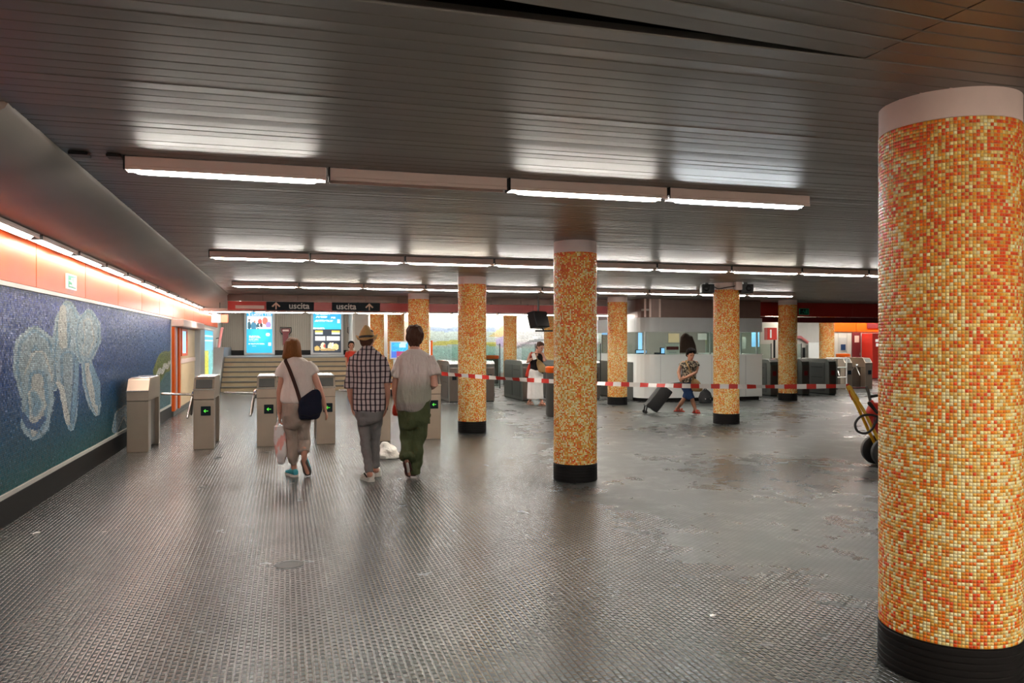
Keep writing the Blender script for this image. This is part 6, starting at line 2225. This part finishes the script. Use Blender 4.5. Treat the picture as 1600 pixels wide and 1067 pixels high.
# ---------------------------------------------------------------- woman pulling the suitcase
w3 = Person('woman in patterned blouse and blue capris pulling a suitcase', 18.1, 1075)
J = w3.J
fc3 = (-VF * 0.85 + VR * 0.5).normalized()
w3.rings([(607, 1074, 7, 0.10), (598, 1074, 10.2, 0.125), (590, 1075, 10.2, 0.115), (580, 1076.5, 9.6, 0.11), (571, 1077.5, 10.8, 0.12), (565.5, 1078, 11, 0.10), (562.5, 1078, 6.5, 0.07)], VR, VF)
w3.limb([J(1078, 565), J(1078, 558.5, -0.04)], [0.056, 0.054])
w3.head(J(1078, 561.8, -0.05), fc3 * 1.0 - VR * 0.35 - UP * 0.30, UP + fc3 * 0.25, 0.225)
aL = [J(1067, 566.5), J(1062.5, 574, 0.0), J(1060.3, 582, -0.02), J(1061.5, 589, -0.08), J(1063, 594, -0.14)]
w3.limb(aL, [0.050, 0.045, 0.041, 0.036, 0.028])
w3.hand(aL[-1], J(1066, 600, -0.16) - aL[-1], VR + VF * 0.2, -VF, 0.16, 0.9)
aR = [J(1088, 566.5), J(1089.3, 574, -0.02), J(1087, 581.5, -0.06), J(1079, 586.5, -0.17), J(1070.5, 590.5, -0.22)]
w3.limb(aR, [0.050, 0.046, 0.042, 0.037, 0.028])
w3.hand(aR[-1], J(1064, 592.5, -0.2) - aR[-1], VF, UP, 0.16, 0.5)
f1, f2 = ground(1059, 643), ground(1086.5, 645.5)
w3.limb([J(1079, 605), J(1074, 615, -0.02), J(1068.5, 623, 0.0), J(1064, 630.5, 0.05), f1 + UP * 0.085], [0.095, 0.075, 0.060, 0.055, 0.036])
w3.limb([J(1071, 605), J(1076.5, 615, -0.04), J(1081, 623, -0.08), J(1083.5, 631, -0.06), f2 + UP * 0.085], [0.095, 0.075, 0.060, 0.055, 0.036])
for q, dr_ in ((f1, (VR * 0.75 - VF * 0.5)), (f2, (VR * 0.35 - VF * 0.85))):
    dr_ = dr_.normalized()
    w3.foot(q - dr_ * 0.08, q + dr_ * 0.14, 0.09, q + UP * 0.085)
    so = MB()
    so.loft([(q - dr_ * 0.09 + UP * 0.012, dr_.cross(UP) * 0.032, UP * 0.011), (q + UP * 0.012, dr_.cross(UP) * 0.040, UP * 0.011), (q + dr_ * 0.11 + UP * 0.012, dr_.cross(UP) * 0.045, UP * 0.011), (q + dr_ * 0.16 + UP * 0.012, dr_.cross(UP) * 0.025, UP * 0.010)], 14, 2.6)
    sob = so.build('sandal', 'redcloth', w3.root)
    sdv = dr_.cross(UP)
    for t_ in (-0.02, 0.05, 0.10):
        MB().tube([q + dr_ * t_ - sdv * 0.045 + UP * 0.02, q + dr_ * t_ - sdv * 0.02 + UP * 0.072, q + dr_ * t_ + sdv * 0.02 + UP * 0.072, q + dr_ * t_ + sdv * 0.045 + UP * 0.02], 0.010, 6).build('strap', 'redcloth', sob, origin=w3.o)
w3.skin('skin2', 0.008)
w3.face_bits('hair_black')
c, fc, up, sd, f = w3.hd
hb = MB()
hb.loft([(c + up * 0.255 - fc * 0.01, sd * 0.045, fc * 0.05), (c + up * 0.225 - fc * 0.010, sd * 0.090, fc * 0.098), (c + up * 0.17 - fc * 0.022, sd * 0.100, fc * 0.100), (c + up * 0.11 - fc * 0.040, sd * 0.094, fc * 0.080), (c + up * 0.06 - fc * 0.055, sd * 0.076, fc * 0.055), (c + up * 0.04 - fc * 0.058, sd * 0.045, fc * 0.03)], 20, 2.2)
w3.cloth(hb, 'hair', 'hair_black', 0.008, 2, 0.014, 22)
sh = MB()
w3.rings([(597, 1074.5, 12.0, 0.148), (593, 1075, 11.6, 0.14), (582, 1076.5, 10.8, 0.128), (572, 1077.5, 11.5, 0.138), (567, 1077.8, 11.2, 0.115), (564, 1078, 7.6, 0.085)], VR, VF, sh)
sh.tube([J(1068.5, 567), J(1064, 572.5)], [0.062, 0.066], 12, False)
sh.tube([J(1086.5, 567), J(1089.5, 573, -0.02)], [0.062, 0.066], 12, False)
w3.cloth(sh, 'blouse', 'pattern', 0.010, 2, 0.010)
tr = MB()
w3.rings([(609, 1074.5, 8.5, 0.12), (603, 1074.5, 11.0, 0.138), (595, 1075, 10.8, 0.13)], VR, VF, tr)
tr.tube([J(1079, 604), J(1075, 613, -0.02), J(1070, 622, 0.0)], [0.105, 0.085, 0.072], 12, False)
tr.tube([J(1071, 604), J(1076, 613, -0.04), J(1080.8, 623, -0.08)], [0.105, 0.085, 0.074], 12, False)
w3.cloth(tr, 'capri_trousers', 'denim', 0.010, 2, 0.010)
sbg = thing('brown_bag', 'olive brown bag on long strap at hip of suitcase woman', 'bag', J(1089, 606, -0.10))
b = MB()
bw = lambda px, py, hw, dp, dy=-0.12: (J(px, py, dy), (VR * hw / w3.k), VF * dp)
b.loft([bw(1089, 611.5, 5, 0.04), bw(1089, 609.5, 8, 0.06), bw(1088.5, 603, 9, 0.065), bw(1086, 596, 6.5, 0.05), bw(1084.5, 592.5, 3, 0.03)], 16, 2.6)
link_mesh('body', remesh(b, 'body', 'tan', world_loc(sbg), 0.012, 2, 0.008), sbg)
MB().tube([J(1084.5, 594, -0.15), J(1080, 583, -0.165), J(1075, 572, -0.165), J(1071.5, 564.5, -0.09), J(1072, 563.6, -0.02), J(1074, 566, 0.09)], 0.018, 8, True, (VF, 0.4)).build('strap', 'tan', sbg)
# suitcase
cs = thing('suitcase', 'dark wheeled suitcase tilted and pulled by woman', 'suitcase', ground(1020, 645))
d_ = 18.0
A0, A1 = P(1017, 637, d_), P(1040, 607.5, d_)
axs = (A1 - A0).normalized()
dep = VF
nrm = axs.cross(dep).normalized()
LL = (A1 - A0).length + 0.05
mtx = Matrix(((nrm.x, dep.x, axs.x, A0.x), (nrm.y, dep.y, axs.y, A0.y), (nrm.z, dep.z, axs.z, A0.z), (0, 0, 0, 1)))
MB().box(-0.145, 0.145, -0.19, 0.19, -0.02, LL - 0.02, 0.03, None, mtx).build('body', 'case', cs, smooth=True)
MB().box(-0.150, -0.1455, -0.16, 0.16, 0.04, LL - 0.10, 0.002, None, mtx).build('front_pocket', 'darkgrey', cs)
MB().box(0.05, 0.151, -0.193, 0.193, -0.04, 0.05, 0.012, None, mtx).build('corner_guard', 'rubber', cs)
for k in (-1, 1):
    b = MB().lathe([(0.03, -0.018), (0.035, -0.012), (0.035, 0.012), (0.03, 0.018)], 16, (0, 0, 0), 'y')
    q = mtx @ Vector((0.13, 0.14 * k, -0.055))
    q.z = 0.036
    b.v = [(v[0] + q.x, v[1] + q.y, v[2] + q.z) for v in b.v]
    b.build('wheel', 'rubber', cs, smooth=True)
    MB().tube([mtx @ Vector((0.12, 0.14 * k, -0.02)), q], 0.016, 6).build('wheel_fork', 'rubber', cs)
q1, q2 = mtx @ Vector((0.10, -0.10, LL - 0.02)), mtx @ Vector((0.10, 0.10, LL - 0.02))
tg = J(1065.5, 597.5, -0.16)
MB().tube([q1, tg - VF * 0.05, tg + VF * 0.05, q2], 0.013, 8).build('telescopic_handle', 'darkgrey', cs)
MB().tube([mtx @ Vector((0.03, -0.06, LL - 0.022)), mtx @ Vector((0.03, -0.05, LL + 0.02)), mtx @ Vector((0.03, 0.05, LL + 0.02)), mtx @ Vector((0.03, 0.06, LL - 0.022))], 0.012, 8).build('grab_handle', 'rubber', cs)
